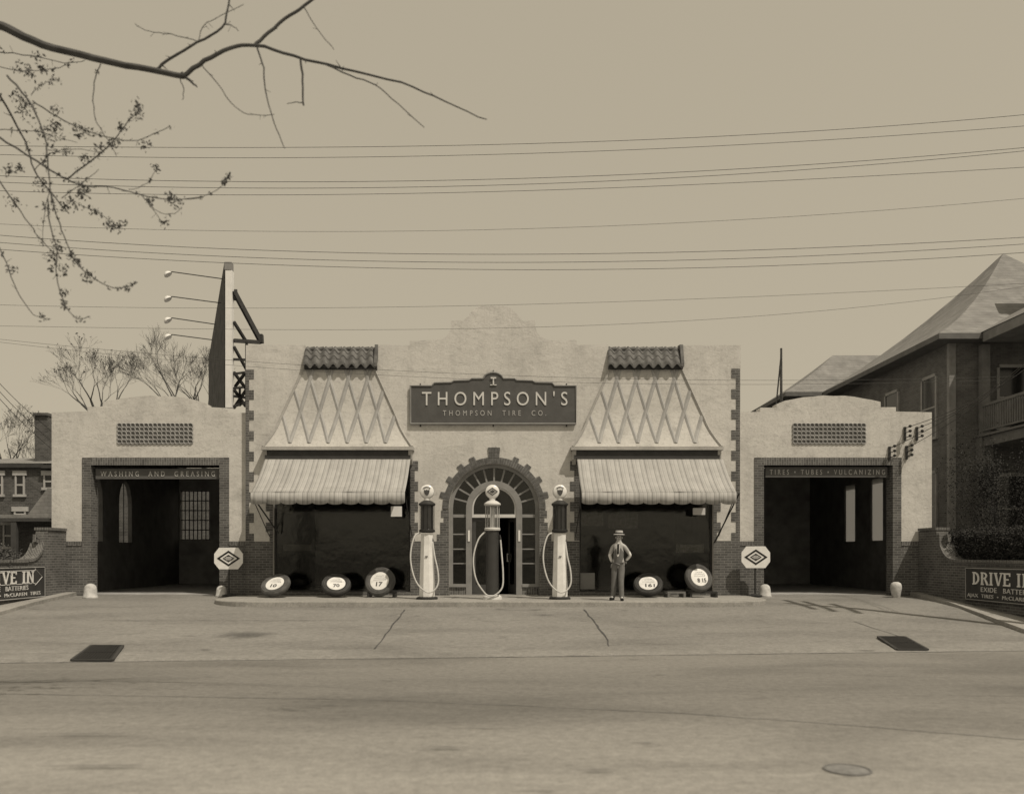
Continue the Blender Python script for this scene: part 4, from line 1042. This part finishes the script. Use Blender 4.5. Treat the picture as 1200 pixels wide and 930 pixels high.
mb = MB(); mb.prism([(-.05, 1.44), (.05, 1.44), (.028, 1.16), (0, 1.13), (-.028, 1.16)], -.152, -.146); local(mb, 'shirt_front', SHIRT, False)
mb = MB(); mb.prism([(-.022, 1.46), (.022, 1.46), (.028, 1.22), (0, 1.18), (-.028, 1.22)], -.162, -.153); local(mb, 'necktie', BLACK, False)
mb = MB(); mb.tube([(.06*math.cos(R(t)), .06*math.sin(R(t)), 1.485) for t in range(0, 361, 30)], .018, 6); local(mb, 'collar', SHIRT)
mb = MB(); mb.lathe([(.145, 1.70), (.15, 1.708), (.14, 1.716), (.105, 1.725)], (0, -.01, 0), 24); local(mb, 'hat_brim', HAT)
mb = MB(); mb.lathe([(.103, 1.72), (.10, 1.78), (.088, 1.815), (.05, 1.805)], (0, -.01, 0), 20); local(mb, 'hat_crown', HAT)
mb = MB(); mb.lathe([(.106, 1.727), (.105, 1.757)], (0, -.01, 0), 20); local(mb, 'hat_band', BLACK)
mb = MB()
for s in (-1, 1): mb.lathe([(.004, -.004), (.011, 0), (.004, .004)], (s*.03, -.098, 1.645), 8, Matrix.Rotation(R(90), 3, 'X'))
mb.bar((-.025, -.10, 1.585), (.025, -.10, 1.585), .006); local(mb, 'face_marks', BLACK, False)
mb = MB(); mb.add([(-.014, -.09, 1.61), (.014, -.09, 1.61), (0, -.125, 1.612), (0, -.095, 1.655)], [(0,1,2), (0,2,3), (1,3,2), (0,3,1)]); 
local(mb, 'nose', SKIN, False)
for s in (-1, 1): mb = MB(); mb.tube([(s*.078, -.005, 1.60), (s*.086, .0, 1.63), (s*.08, .0, 1.655)], [.008, .013, .008], 6); local(mb, 'ear', SKIN, False)
for s, q_ in ((1, (.135, -.19, 0)), (-1, (-.135, -.03, 0))):
    a = R(-12*s); mb = MB(); n = 10; out = []
    prf = [(-.13, .028), (-.10, .045), (-.02, .045), (.06, .038), (.11, .036), (.13, .02)]
    mb.tube([Vector((q_[0] + math.sin(-a)*-t, q_[1]+t*math.cos(a), .035)) for t, r in prf], [r for t, r in prf], 10); local(mb, 'shoe', BLACK)

man.rotation_euler = (0, R(1.5), R(-14))
# ============================================================ UTILITY POLES AND WIRES
def pole(x, y, label, loc_only=None):
    e = empty('utility_pole', (x, y, 0), label, 'pole')
    mb = MB(); mb.tube([(x, y, -.2), (x, y, 11.9)], [.16, .11], 12); mb.build('pole_shaft', BARK, e, smooth=True)
    for z, l in ((11.4, 1.2), (10.6, 1.2), (9.5, 1.0)):
        mb = MB(); mb.box(x-.06, x+.06, y-l, y+l, z-.06, z+.06); ca = mb.build('crossarm', BARK, e)
        ins = MB()
        for k in (-1, -.45, .45, 1): ins.lathe([(.03, z+.06), (.045, z+.1), (.03, z+.16)], (x, y+k*l*.9, 0), 8)
        ins.build('insulator', GREYP, ca)
    return e
PX, PY = 13.1, 17.3
pole(PX, PY, 'wooden utility pole with crossarms just right of the view, its shadow on the forecourt')
lp = copy_tree(bpy.data.objects['utility_pole']); lp.location = (-16.2, PY, 0); lp['label'] = 'wooden utility pole with crossarms left of the view beyond the near tree'
wires = [((10, 171), (300, 173), (600, 169), (1185, 136), 18.0), ((10, 181.5), (300, 185), (600, 180.5), (1185, 149), 18.8),
         ((10, 206.5), (300, 213), (600, 209.5), (1185, 174.5), 17.4), ((10, 214), (300, 220.5), (600, 216.5), (1185, 178.5), 18.0), ((10, 224), (300, 228.5), (600, 224), (1185, 197), 19.0),
         ((10, 263), (300, 271), (600, 268.5), (1185, 234), 18.6), ((10, 276.5), (300, 293), (600, 298), (1185, 279), 17.6), ((10, 285), (300, 302), (600, 307.5), (1185, 287), 18.2), ((10, 293), (300, 309.5), (600, 316), (1185, 297), 18.9),
         ((10, 357.5), (300, 361), (600, 357), (1185, 333), 20.0), ((10, 382), (300, 386), (600, 384), (1185, 338), 20.6),
         ((10, 398.5), (300, 424), (600, 440), (1185, 441), 21.3), ((10, 402), (300, 430), (600, 446), (1185, 445), 21.9)]
ords = ['topmost', 'second', 'third', 'fourth', 'fifth', 'sixth', 'seventh', 'eighth', 'ninth', 'tenth', 'eleventh', 'second lowest', 'lowest']
for i, (a, b_, c, d, D) in enumerate(wires):
    xs3 = [a[0], b_[0], c[0], d[0]]; ys3 = [a[1], b_[1], c[1], d[1]]
    def lag(x):
        t = 0
        for m_ in range(4):
            w_ = ys3[m_]
            for n2 in range(4):
                if n2 != m_: w_ *= (x-xs3[n2])/(xs3[m_]-xs3[n2])
            t += w_
        return t
    x_end = CX + (PX-CAMX)/D*F
    x_sta = CX + (-16.2-CAMX)/D*F
    pts = []
    nn = 50
    for k in range(nn+1):
        px = x_sta + (x_end-x_sta)*k/nn; pts.append(P(px, lag(max(-80, min(1300, px))), D))
    thin = .0055 if i not in (9, 10, 11, 12, 5) else .0038
    mb = MB(); mb.tube(pts, thin, 4); o = mb.build('overhead_wire', WIRE)
    tag(o, 'thin overhead wire, %s of the wires crossing above the shop' % ords[i], 'wire', 'overhead wires along the street')
for i, (a, b_) in enumerate((((-40, 412), (64, 520)), ((-40, 420), (64, 529)), ((-40, 404), (64, 508)))):
    pts = [P(a[0]+(b_[0]-a[0])*t, a[1]+(b_[1]-a[1])*t+6*math.sin(math.pi*t), 26+8*t) for t in [k/10 for k in range(11)]]
    mb = MB(); mb.tube(pts, .012, 4); tag(mb.build('service_wire', WIRE), 'steep service wire dropping past the chimney, %s of three' % ('middle', 'lowest', 'highest')[i], 'wire', 'service wires at the left edge')
# service brackets on the right wing
for i, (px, py) in enumerate(((1060, 505), (1074, 505), (1042, 528), (1062, 527))):
    q_ = P(px, py, YW); e = empty('insulator_bracket', q_, ('upper left', 'upper right', 'lower left', 'lower right')[i] + ' iron wire bracket on the right wing wall', 'bracket', 'wire brackets on the right wing')
    mb = MB(); mb.box(q_.x-.03, q_.x+.03, YW-.05, YW+.01, q_.z-.28, q_.z+.12); mb.build('bracket_plate', IRON, e)
    mb = MB()
    for dz in (.08, -.06, -.2): mb.tube([(q_.x, YW-.05, q_.z+dz), (q_.x+.05, YW-.22, q_.z+dz+.02)], .012, 6); mb.lathe([(.02, -.03), (.045, 0), (.045, .03), (.02, .05)], (q_.x+.05, YW-.24, q_.z+dz+.02), 8)
    mb.build('insulator', DARKM, e)
    for k in range(1):
        pts = []
        A = Vector((q_.x+.05, YW-.25, q_.z+.1)); B = Vector((PX, PY, 7.4+.2*i))
        for t in [j/12 for j in range(13)]: pts.append(A.lerp(B, t) - Vector((0, 0, .45*math.sin(math.pi*t))))
        m2 = MB(); m2.tube(pts, .009, 4); tag(m2.build('service_wire', WIRE), 'service wire leaving the %s bracket on the right wing' % ('upper left', 'upper right', 'lower left', 'lower right')[i], 'wire', 'service wires of the right wing')
# pole behind the right wing
e = empty('roof_mast', P(914, 482, 40), 'slim leaning braced mast rising behind the right wing', 'mast')
mb = MB(); mb.tube([P(915.5, 500, 40), P(915.5, 408, 40)], [.07, .05], 6); mb.build('mast_shaft', BARK, e)
mb = MB(); mb.tube([P(907, 500, 40), P(915, 420, 40)], .035, 6); mb.tube([P(918, 500, 39.6), P(914.5, 425, 40)], .02, 6); mb.build('mast_brace', BARK, e)

# ============================================================ HOUSES
def hip(mb, x0, x1, y0, y1, z0, apex, n=8, flare=.28):
    """square bell-cast roof to one point or short ridge (list of 2 pts)"""
    A = apex if isinstance(apex, list) else [apex, apex]
    for s in range(4):
        pass
    rows = []
    for i in range(n+1):
        t = i/n; hgt = t*(1-flare) + flare*t*t
        zz = z0 + (A[0][2]-z0)*hgt
        lx = x0+(A[0][0]-x0)*t; rx = x1+(A[1][0]-x1)*t; ly = y0+(A[0][1]-y0)*t; ry = y1+(A[1][1]-y1)*t
        rows.append([(lx, ly, zz), (rx, ly, zz), (rx, ry, zz), (lx, ry, zz)])
    vs = [p for r in rows for p in r]; fs = []
    for i in range(n):
        for k in range(4): a = i*4+k; b_ = i*4+(k+1) % 4; fs.append((a, b_, b_+4, a+4))
    mb.add(vs, fs)
hs = empty('brick_house', (21.9, 36.8, .6), 'large dark brick house with steep bell-cast hip roof at right', 'house')
mb = MB(); mb.box(16.8, 27.0, 31.5, 42.3, .5, 9.75); mb.box(14.95, 16.79, 42.7, 47.3, .5, 9.7); mb.box(16.79, 27, 42.31, 47.3, .5, 9.7); mb.build('wall', HBRICK, hs)
mb = MB(); hip(mb, 16.1, 27.7, 30.9, 42.8, 9.83, (21.9, 36.85, 14.8), flare=.35); mb.build('main_roof', ROOFD, hs)
mb = MB(); hip(mb, 14.25, 28, 42.1, 47.9, 9.83, [(17.7, 45, 12.3), (24.5, 45, 12.3)], flare=.2); mb.build('rear_roof', ROOFD, hs)
mb = MB(); mb.box(16.08, 27.72, 30.88, 42.85, 9.62, 9.82); mb.box(14.23, 28.0, 42.86, 47.95, 9.62, 9.82); mb.box(14.23, 16.07, 42.08, 42.85, 9.62, 9.82); mb.build('eave', m_plain('eave_dark', .13, .7, .2, 3, 0), hs)
mb = MB(); mb.box(16.74, 16.98, 31.44, 31.62, .6, 9.6); mb.build('corner_board', m_plain('corner_board', .24, .7, .2, 3, 0), hs)
TRIMD = m_plain('house_trim', .32, .7, .2, 3, 0)
def side_window(y0, y1, z0, z1):
    f = MB(); xx = 16.8
    for a in ((y0-.1, y0), (y1, y1+.1)): f.box(xx-.06, xx+.01, a[0], a[1], z0, z1)
    f.box(xx-.06, xx+.01, y0, y1, z1, z1+.12); f.box(xx-.1, xx+.01, y0-.15, y1+.15, z0-.1, z0); f.box(xx-.045, xx-.01, y0, y1, (z0+z1)/2-.03, (z0+z1)/2+.03)
    w = f.build('window', TRIMD, hs); g = MB(); g.box(xx-.03, xx-.012, y0, y1, z0, z1); g.build('pane', GLASSD, w)
m, nt, b = mk('dark_pane'); b.inputs['Base Color'].default_value = g3(.02); b.inputs['Roughness'].default_value = .08; GLASSD = m
for y0, y1 in ((32.5, 33.5), (35.6, 36.7), (39, 40)):
    side_window(y0, y1, 6.3, 8.6); side_window(y0, y1, 2.4, 4.9)
def front_window(x0, x1, z0, z1):
    f = MB(); yy = 31.5
    for a in ((x0-.1, x0), (x1, x1+.1)): f.box(a[0], a[1], yy-.06, yy+.01, z0, z1)
    f.box(x0, x1, yy-.06, yy+.01, z1, z1+.12); f.box(x0-.15, x1+.15, yy-.1, yy+.01, z0-.1, z0); f.box(x0, x1, yy-.045, yy-.01, (z0+z1)/2-.03, (z0+z1)/2+.03)
    w = f.build('window', TRIMD, hs); g = MB(); g.box(x0, x1, yy-.03, yy-.012, z0, z1); g.build('pane', GLASSD, w)
front_window(18.6, 19.8, 6.5, 8.7); front_window(22, 23.2, 6.5, 8.7); front_window(18.6, 19.8, 2.3, 4.7)
PPOST = m_plain('porch_post', .18, .7, .2, 3, 0)
po = empty('porch', (0, 0, 0)); po.parent = hs
px0, py0 = 17.8, 27.6
mb = MB(); mb.box(px0, 27, py0, 31.49, 5.75, 6.1); mb.box(px0-.1, 27, py0-.1, 31.48, 6.103, 6.18); mb.build('balcony_floor', m_plain('porch_board', .16, .7, .2, 3, 0), po)
mb = MB(); mb.box(px0-.15, 27.6, py0-.4, 30.87, 9.5, 9.85); mb.build('porch_eave', m_plain('porch_eave', .2, .7, .2, 3, 0), po)
mb = MB(); hip(mb, px0-.18, 27.65, py0-.45, 34.5, 9.86, [(20, 31, 11.2), (25.5, 31, 11.2)], flare=.1); mb.build('porch_roof', ROOFD, po)
for x_, y_ in ((px0+.15, py0+.15), (21.5, py0+.15), (26.5, py0+.15), (px0+.15, 31.3)):
    mb = MB(); mb.box(x_-.14, x_+.14, y_-.14, y_+.14, 6.19, 9.49); mb.box(x_-.22, x_+.22, y_-.22, y_+.22, .6, 6.189); mb.build('porch_post', PPOST, po)
mb = MB(); mb.box(px0, px0+.08, py0+.3, 31.2, 7.2, 7.3); mb.box(px0, px0+.08, py0+.3, 31.2, 6.3, 6.36); mb.box(px0+.3, 27, py0+.1, py0+.18, 7.2, 7.3); mb.box(px0+.3, 27, py0+.1, py0+.18, 6.3, 6.36)
k = py0+.35
while k < 31.1: mb.box(px0+.02, px0+.06, k, k+.05, 6.36, 7.2); k += .14
k = px0+.35
while k < 26.9: mb.box(k, k+.05, py0+.12, py0+.16, 6.36, 7.2); k += .14
mb.build('balustrade', m_plain('rail_paint', .17, .7, .2, 3, 0), po)
mb = MB(); mb.box(22.8, 23.6, 29.6, 30.4, 10.4, 12.9) if False else mb.box(20.55, 21.5, 31.9, 32.8, 11.2, 13.2); mb.box(20.45, 21.6, 31.8, 32.9, 13.203, 13.35); mb.build('chimney', HBRICK, hs)

# left house
hl_ = empty('brick_house', (-22, 42, .6), 'old brick house with tall chimney behind the left wing', 'house')
D = 40.0
zz = lambda py: Z(py, D)
mb = MB(); mb.box(-27, -15.5, 40, 49, .4, zz(548)); mb.build('wall', LBRICK, hl_)
mb = MB(); mb.box(-27.2, -21.2, 39.8, 49, zz(548), zz(543)) ; mb.box(-21.19, -15.2, 39.7, 49, zz(549), zz(545)); mb.build('cornice', m_plain('cornice_dark', .05, .7, .2, 3, 0), hl_)
mb = MB(); mb.add([(-27.1, 39.9, zz(543)), (-15.3, 39.9, zz(543)), (-15.3, 49, zz(543)), (-27.1, 49, zz(543)), (-24, 43, zz(528)), (-18, 43, zz(528)), (-18, 46, zz(528)), (-24, 46, zz(528))], [(0,1,5,4), (1,2,6,5), (2,3,7,6), (3,0,4,7), (4,5,6,7)]); mb.build('roof', ROOFD, hl_)
mb = MB(); mb.box(X(40.5, 41), X(56, 41), 41, 41.9, zz(548), Z(487, 41)); mb.box(X(39.5, 41), X(57, 41), 40.9, 42, Z(487, 41)+.003, Z(484.5, 41)+.03); mb.build('chimney', LBRICK, hl_)
def lwin(a, b_, c, d, curtain=True):
    f = MB(); x0, x1, z0, z1 = X(a, D), X(b_, D), zz(d), zz(c); t = .08
    f.box(x0-t, x0, D-.06, D+.02, z0, z1); f.box(x1, x1+t, D-.06, D+.02, z0, z1); f.box(x0, x1, D-.05, D+.02, (z0+z1)/2-.04, (z0+z1)/2+.04)
    f.box(x0-.18, x1+.18, D-.08, D+.02, z1, z1+.22); f.box(x0-.15, x1+.15, D-.1, D+.02, z0-.12, z0)
    w = f.build('window', MIDP, hl_); g = MB(); g.box(x0, x1, D-.02, D+.0, z0, z1); g.build('pane', GLASSD, w)
lwin(20, 27.5, 557, 579); lwin(53.5, 61, 557, 571); lwin(19, 29, 599, 606); lwin(-8, 2, 557, 579)
# porch in front
D2 = 38.0
mb = MB(); mb.add([P(0, 581, D2), P(60, 581, D2+1.9), P(60, 607, D2-.4), P(-30, 607, D2-.4), P(-30, 581, D2+1.9)], [(3, 2, 1, 4)]); mb2 = MB()
mb2.prism([(X(-30, D2), Z(607, D2)), (X(60, D2), Z(607, D2)), (X(60, D2), Z(572, D2)), (X(37, D2), Z(603, D2)), (X(-30, D2), Z(603, D2))], D2-.3, D2+1.9)
mb2.build('porch_roof', ROOFD, hl_)
mb = MB(); mb.box(X(-30, D2), X(62, D2), D2-.4, D2-.25, Z(611, D2), Z(607.3, D2)); 
for a in (21.5, -20): mb.box(X(a, D2)-.12, X(a, D2)+.12, D2-.38, D2-.2, .6, Z(611, D2)-.003)
mb.build('porch_beam', m_plain('porch_dark', .06, .7, .2, 3, 0), hl_)
lwin(6, 17, 615, 640)
mb = MB(); mb.box(X(56.5, 37), X(58.5, 37)+.1, 37, 37.3, 1.5, Z(624, 37)); 
# ============================================================ TREES
def grow(mb, buds, p, d, l, r, depth, rnd, up=.25, spread=.55, nseg=3, twig=.008):
    pts = [p]; rs = [r]; cur = Vector(p); dd = Vector(d)
    for i in range(nseg):
        dd = (dd + Vector((rnd.uniform(-1,1), rnd.uniform(-1,1), rnd.uniform(-.5,1)*up*2))*.16).normalized()
        cur = cur + dd*l/nseg; pts.append(cur.copy()); rs.append(max(twig*.6, r*(1-.42*(i+1)/nseg)))
    mb.tube(pts, rs, 6 if r > .06 else (4 if r > .02 else 3), cap=False)
    if depth == 0:
        buds.append(cur.copy()); return
    kids = rnd.choice((2, 3, 3)) if depth > 1 else rnd.choice((2, 3))
    for k in range(kids):
        a = rnd.uniform(0, 6.28); o = dd.orthogonal().normalized(); o = Matrix.Rotation(a, 3, dd) @ o
        nd = (dd + o*rnd.uniform(.5, 1.1)*spread + Vector((0, 0, up*.5))).normalized()
        grow(mb, buds, cur if k < 2 else pts[-2], nd, l*rnd.uniform(.62, .88), rs[-1]*rnd.uniform(.55, .8), depth-1, rnd, up, spread, nseg, twig)
def bare_tree(px, D, py_split, height_px, seed, label, depth=7, stems=3, leafy=0, r0=.17, fan=.6, rk=.30):
    rnd = random.Random(seed); x = X(px, D); zs = Z(py_split, D)
    e = empty('bare_tree', (x, D, .6), label, 'tree', 'leafless trees behind the left wing')
    mb = MB(); mb.tube([(x, D, .4), (x+.1, D, (zs+.6)/2), (x, D, zs)], [r0*1.6, r0*1.3, r0*1.15], 10); mb.build('trunk', BARK, e, smooth=True)
    mb = MB(); buds = []; H = height_px*D/F
    for k in range(stems):
        a = 2*math.pi*k/stems + rnd.uniform(-.3, .3)
        d = Vector((math.cos(a)*fan, math.sin(a)*fan*.6, 1)).normalized()
        grow(mb, buds, Vector((x, D, zs-.1)), d, H*rk, r0*.8, depth, rnd)
    cr = mb.build('crown', BARK, e, fix=False)
    if leafy:
        lm = MB()
        for b_ in buds:
            if rnd.random() < leafy: lm.leaf(b_, .07, rnd)
        lm.build('bud_leaves', LEAF, cr, fix=False)
bare_tree(116, 47, 492, 96, 11, 'leafless tree with scattered buds, left of the two behind the washing bay', 6, 4, .2, .12, .85, .29)
bare_tree(207, 49, 490, 98, 23, 'leafless tree right behind the roof sign, finer twigs', 6, 4, 0, .12, .65, .30)
bare_tree(238, 52, 488, 76, 37, 'slender leafless tree showing behind the roof sign panel', 6, 3, 0, .12, .6, .28)
bare_tree(10, 54, 560, 90, 41, 'hazy leafless tree at the far left beside the chimney', 6, 3, .3, .12, .6, .27)
bare_tree(36, 66, 555, 50, 43, 'low leafless tree just left of the tall chimney', 5, 3, .3, .10, .6, .27)

# big near tree whose limb crosses the sky (trunk left of the view)
nt_ = empty('street_tree', (-9.2, 9.4, 0), 'near tree reaching a bare limb and budding twigs across the upper left sky', 'tree')
ND = 9.0
mb = MB(); mb.tube([(-9.2, 9.4, -.2), (-9.1, 9.3, 2.5), (-8.8, 9.2, 5.5), (-8.6, 9.1, 8.5), (-8.3, 9.1, 11)], [.34, .27, .23, .17, .08], 14); mb.build('trunk', BARK, nt_, smooth=True)
def smooth_pts(ps, k=4):
    out = []
    for i in range(len(ps)-1):
        p0, p1, p2, p3 = ps[max(i-1, 0)], ps[i], ps[i+1], ps[min(i+2, len(ps)-1)]
        for j in range(k):
            t = j/k; out.append(.5*((2*p1)+(p2-p0)*t+(2*p0-5*p1+4*p2-p3)*t*t+(3*p1-p0-3*p2+p3)*t**3))
    out.append(ps[-1]); return out
limbs = MB(); rl = random.Random(9); rbuds = []
def twig(pl, w0, w1, dd=0.0, d1=None, bud=0, knob=True):
    n = len(pl); ps = [P(a, b_, ND + dd + ((d1 or dd)-dd)*i/(n-1)) for i, (a, b_) in enumerate(pl)]
    sp2 = smooth_pts(ps); m_ = len(sp2)
    sp2 = [p + Vector((rl.uniform(-1,1), rl.uniform(-1,1), rl.uniform(-1,1)))*.006 for p in sp2]
    rs = [(w0*.9+(w1-w0*.9)*i/(m_-1))*ND/F/2 for i in range(m_)]
    limbs.tube(sp2, rs, 8 if w0 > 4 else 5)
    if bud:
        for p in sp2[2:]:
            if rl.random() < bud: rbuds.append((p, rl.uniform(.3, 1)))
    if knob:
        for i in range(2, m_-1):
            if rl.random() < .22:
                q_ = sp2[i] + Vector((rl.uniform(-1,1), rl.uniform(-1,1), rl.uniform(-1,1))).normalized()*rl.uniform(.03, .09); limbs.tube([sp2[i], q_], [rs[i]*.6, .002], 3)
limbs.tube([(-8.75, 9.2, 6.6), (-7.4, 9.1, 7.6), P(-60, 8, 9.05)], [.14, .09, .06], 10)
twig([(-60, 8), (-20, 24), (10, 34), (50, 53), (110, 68), (160, 79), (215, 89)], 13, 6.5)
twig([(215, 89), (240, 71), (270, 57), (300, 53), (345, 66), (400, 80), (470, 97), (520, 118), (570, 141)], 6, 1.2)
twig([(213, 86), (222, 94), (231, 102)], 5, 1.5)
twig([(183, 82), (200, 68), (232, 50), (260, 33), (268, 5), (274, -30)], 4, 2)
twig([(298, 54), (315, 38), (340, 18), (362, 3), (390, -20)], 4.5, 3)
twig([(302, 56), (309, 80), (311, 105), (320, 140), (334, 174)], 2.4, 1)
twig([(352, 68), (355, 95), (355.5, 123)], 3.2, 2.2); twig([(355, 121), (346, 120), (337, 122)], 1.5, .8)
twig([(376, 74), (410, 88), (440, 100), (466, 122), (498, 150)], 2.2, 1)
twig([(236, 76), (255, 98), (275, 125), (298, 135), (322, 134)], 1.4, .8)
twig([(210, 90), (215, 103), (214, 117)], 1.6, .8); twig([(356, 8), (372, 35), (391, 58)], 1.4, .8)
twig([(232, 48), (200, 40), (175, 37), (158, 28)], 1.2, .7); twig([(232, 50), (237, 32), (252, 22), (285, 5)], 1.2, .7); twig([(262, 29), (271, 30), (280, 36)], 1.6, .8)
twig([(8, 89), (32, 116), (48, 148), (55, 175), (58, 215), (60, 240)], 2.6, 1.2, -.4, bud=.2)
twig([(-20, 80), (8, 126), (30, 167), (40, 199), (58, 223), (81, 250)], 3.2, 1.3, .3, bud=.25)
twig([(-20, 150), (8, 167), (54, 196), (78, 210), (102, 218), (134, 220), (172, 230), (204, 234), (236, 231)], 3, .9, .1, bud=.2)
twig([(78, 210), (107, 188), (134, 164), (150, 142), (166, 127)], 2, .9, .1, bud=.5)
twig([(38, 118), (67, 137), (94, 150), (126, 161), (161, 164), (199, 148)], 1.8, .8, -.2, bud=.4)
twig([(118, 75), (110, 97), (110, 126), (114, 145), (126, 164), (137, 183)], 1.5, .8, 0, bud=.1)
twig([(-10, 60), (8, 62), (46, 67), (75, 74), (99, 71)], 1.6, .8, .4, bud=.5)
twig([(-10, 76), (18, 83), (50, 82), (70, 79), (85, 72)], 1.2, .7, .4, bud=.5)
twig([(36, 112), (48, 100), (60, 95), (70, 93)], 1.1, .6, -.3, bud=.3)
twig([(72, 232), (95, 216), (116, 198)], 1.2, .6, .1, bud=.3)
twig([(17, 237), (34, 262), (50, 283), (67, 301)], 1.6, .9, .2, bud=.3)
twig([(-10, 200), (17, 237)], 2, 1.6, .2)
twig([(56, 232), (59, 262), (67, 295), (66, 323), (75, 354), (90, 373), (106, 371)], 1.8, .9, -.3, bud=.3)
twig([(60, 225), (66, 250), (75, 276), (89, 307), (106, 323), (131, 337), (148, 336), (161, 330)], 1.8, .9, 0, bud=.4)
twig([(-10, 270), (7, 307), (20, 340), (39, 368), (52, 371)], 1.6, .8, .2, bud=.1)
twig([(166, 228), (180, 246), (190, 262)], 1.1, .7, .1, bud=.2); twig([(168, 231), (186, 248), (204, 250), (212, 244)], 1.1, .6, .1, bud=.1)
twig([(92, 240), (112, 248), (134, 262)], 1.1, .6, 0, bud=.3); twig([(40, 199), (60, 180), (86, 175), (118, 178)], 1.2, .6, .2, bud=.4)
twig([(0, 152), (30, 153), (56, 157), (90, 168)], 1.2, .6, .4, bud=.5); twig([(55, 175), (70, 178), (84, 177)], 1.1, .6, -.3, bud=.4)
twig([(58, 223), (52, 250), (50, 290)], 1.0, .6, .3, bud=.2)
twig([(204, 234), (236, 231), (255, 222), (263, 213), (268, 206)], .9, .6, .1, bud=.2); twig([(172, 215), (178, 208), (183, 198)], .8, .6, .1, bud=.3); twig([(150, 222), (163, 220), (172, 215)], .9, .6, .1)
limbs.build('limbs', BARK, nt_, smooth=True)
rf = random.Random(77); lv = MB()
cl = [(31, 130, 11), (28, 122, 8), (57, 158, 13), (65, 146, 9), (160, 133, 8), (162, 125, 6), (171, 170, 7), (118, 177, 7), (98, 221, 10), (95, 228, 7), (49, 217, 9), (16, 236, 9), (85, 238, 8), (76, 242, 6), (55, 243, 7), (205, 236, 9), (200, 230, 6), (193, 260, 7), (130, 264, 7), (140, 264, 7), (60, 302, 8), (67, 290, 7), (104, 324, 8), (75, 343, 5), (50, 371, 4), (75, 357, 5), (149, 338, 5), (183, 198, 5), (262, 214, 4), (100, 186, 7), (14, 315, 5), (268, 206, 4), (130, 168, 5), (142, 150, 6), (90, 305, 5), (74, 315, 6), (110, 247, 6), (25, 80, 8), (36, 86, 6), (44, 66, 5), (50, 81, 5), (176, 237, 5), (65, 130, 6), (20, 112, 8), (90, 153, 7), (102, 155, 6), (137, 166, 6), (10, 200, 7), (22, 196, 6), (52, 192, 6), (83, 300, 5), (60, 315, 4)]
for a, b_, r in cl:
    c = P(a, b_, ND+rf.uniform(-.4, .4)); rr_ = r*ND/F
    for k in range(int(r*5.0)):
        g = Vector((rf.gauss(0, 1), rf.gauss(0, 1), rf.gauss(0, 1)))*rr_*.5; lv.leaf(c+g, .021, rf)
for p, s in rbuds:
    for k in range(8): lv.leaf(p+Vector((rf.gauss(0, 1), rf.gauss(0, 1), rf.gauss(0, 1)))*.025*s, .017, rf)
lv.build('budding_leaves', BUD, nt_, fix=False)

# hedge, shrubs
def leafbox(mb, x0, x1, y0, y1, z0, z1, n, size, rnd, rough=.09):
    for _ in range(n):
        f = rnd.random(); x = rnd.uniform(x0, x1); y = rnd.uniform(y0, y1); z = rnd.uniform(z0, z1)
        if f < .45: z = z1 + rnd.gauss(0, rough*.6)
        elif f < .8: x = x0 + rnd.gauss(0, rough)
        elif f < .9: y = y0 + rnd.gauss(0, rough)
        mb.leaf((x, y, z), size, rnd)
rnd = random.Random(5)
h = empty('hedge', (13.5, 20.8, 1.3), 'clipped dark hedge along the top of the right drive wall', 'hedge')
mb = MB(); leafbox(mb, 12.85, 14.3, 17, 24.2, 1.45, 2.42, 26000, .035, rnd); mb.build('foliage', LEAF, h, fix=False)
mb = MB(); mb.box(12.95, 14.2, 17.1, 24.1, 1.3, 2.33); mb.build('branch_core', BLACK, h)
def shrub(x, y, z, rx, ry, rz, n, size, label, seed, mat=LEAF, name='shrub'):
    rnd = random.Random(seed); e = empty(name, (x, y, z), label, 'shrub'); mb = MB(); st = MB()
    cl = [(Vector((rnd.gauss(0, .5)*rx, rnd.gauss(0, .5)*ry, rnd.uniform(.15, 1)*rz)), rnd.uniform(.25, .5)) for _ in range(26)]
    for c_, r_ in cl:
        st.tube([(x, y, z-.1), Vector((x, y, z)) + c_*.6, Vector((x, y, z)) + c_], [.03, .018, .008], 4)
        for k in range(n//26): mb.leaf(Vector((x, y, z)) + c_ + Vector((rnd.gauss(0, 1)*rx, rnd.gauss(0, 1)*ry, rnd.gauss(0, 1)*rz))*r_*.5, size, rnd)
    mb.build('foliage', mat, e, fix=False); st.build('stems', BARK, e)
shrub(16.2, 27.2, 1.3, 1.2, 1.0, 3.0, 15000, .035, 'tall dark evergreen shrub between the hedge and the house porch', 51)
shrub(19.0, 27.0, 1.3, 1.7, 1.0, 3.4, 17000, .035, 'broad dark evergreen shrub in front of the porch at the right edge', 52)
shrub(-14.2, 23.8, 1.2, .9, .8, .75, 5200, .035, 'low leafy shrub behind the left scroll wall', 53, BUD)
shrub(-13.9, 21.6, 1.2, .9, .8, .6, 4200, .035, 'low leafy shrub above the left DRIVE IN board', 54, BUD)
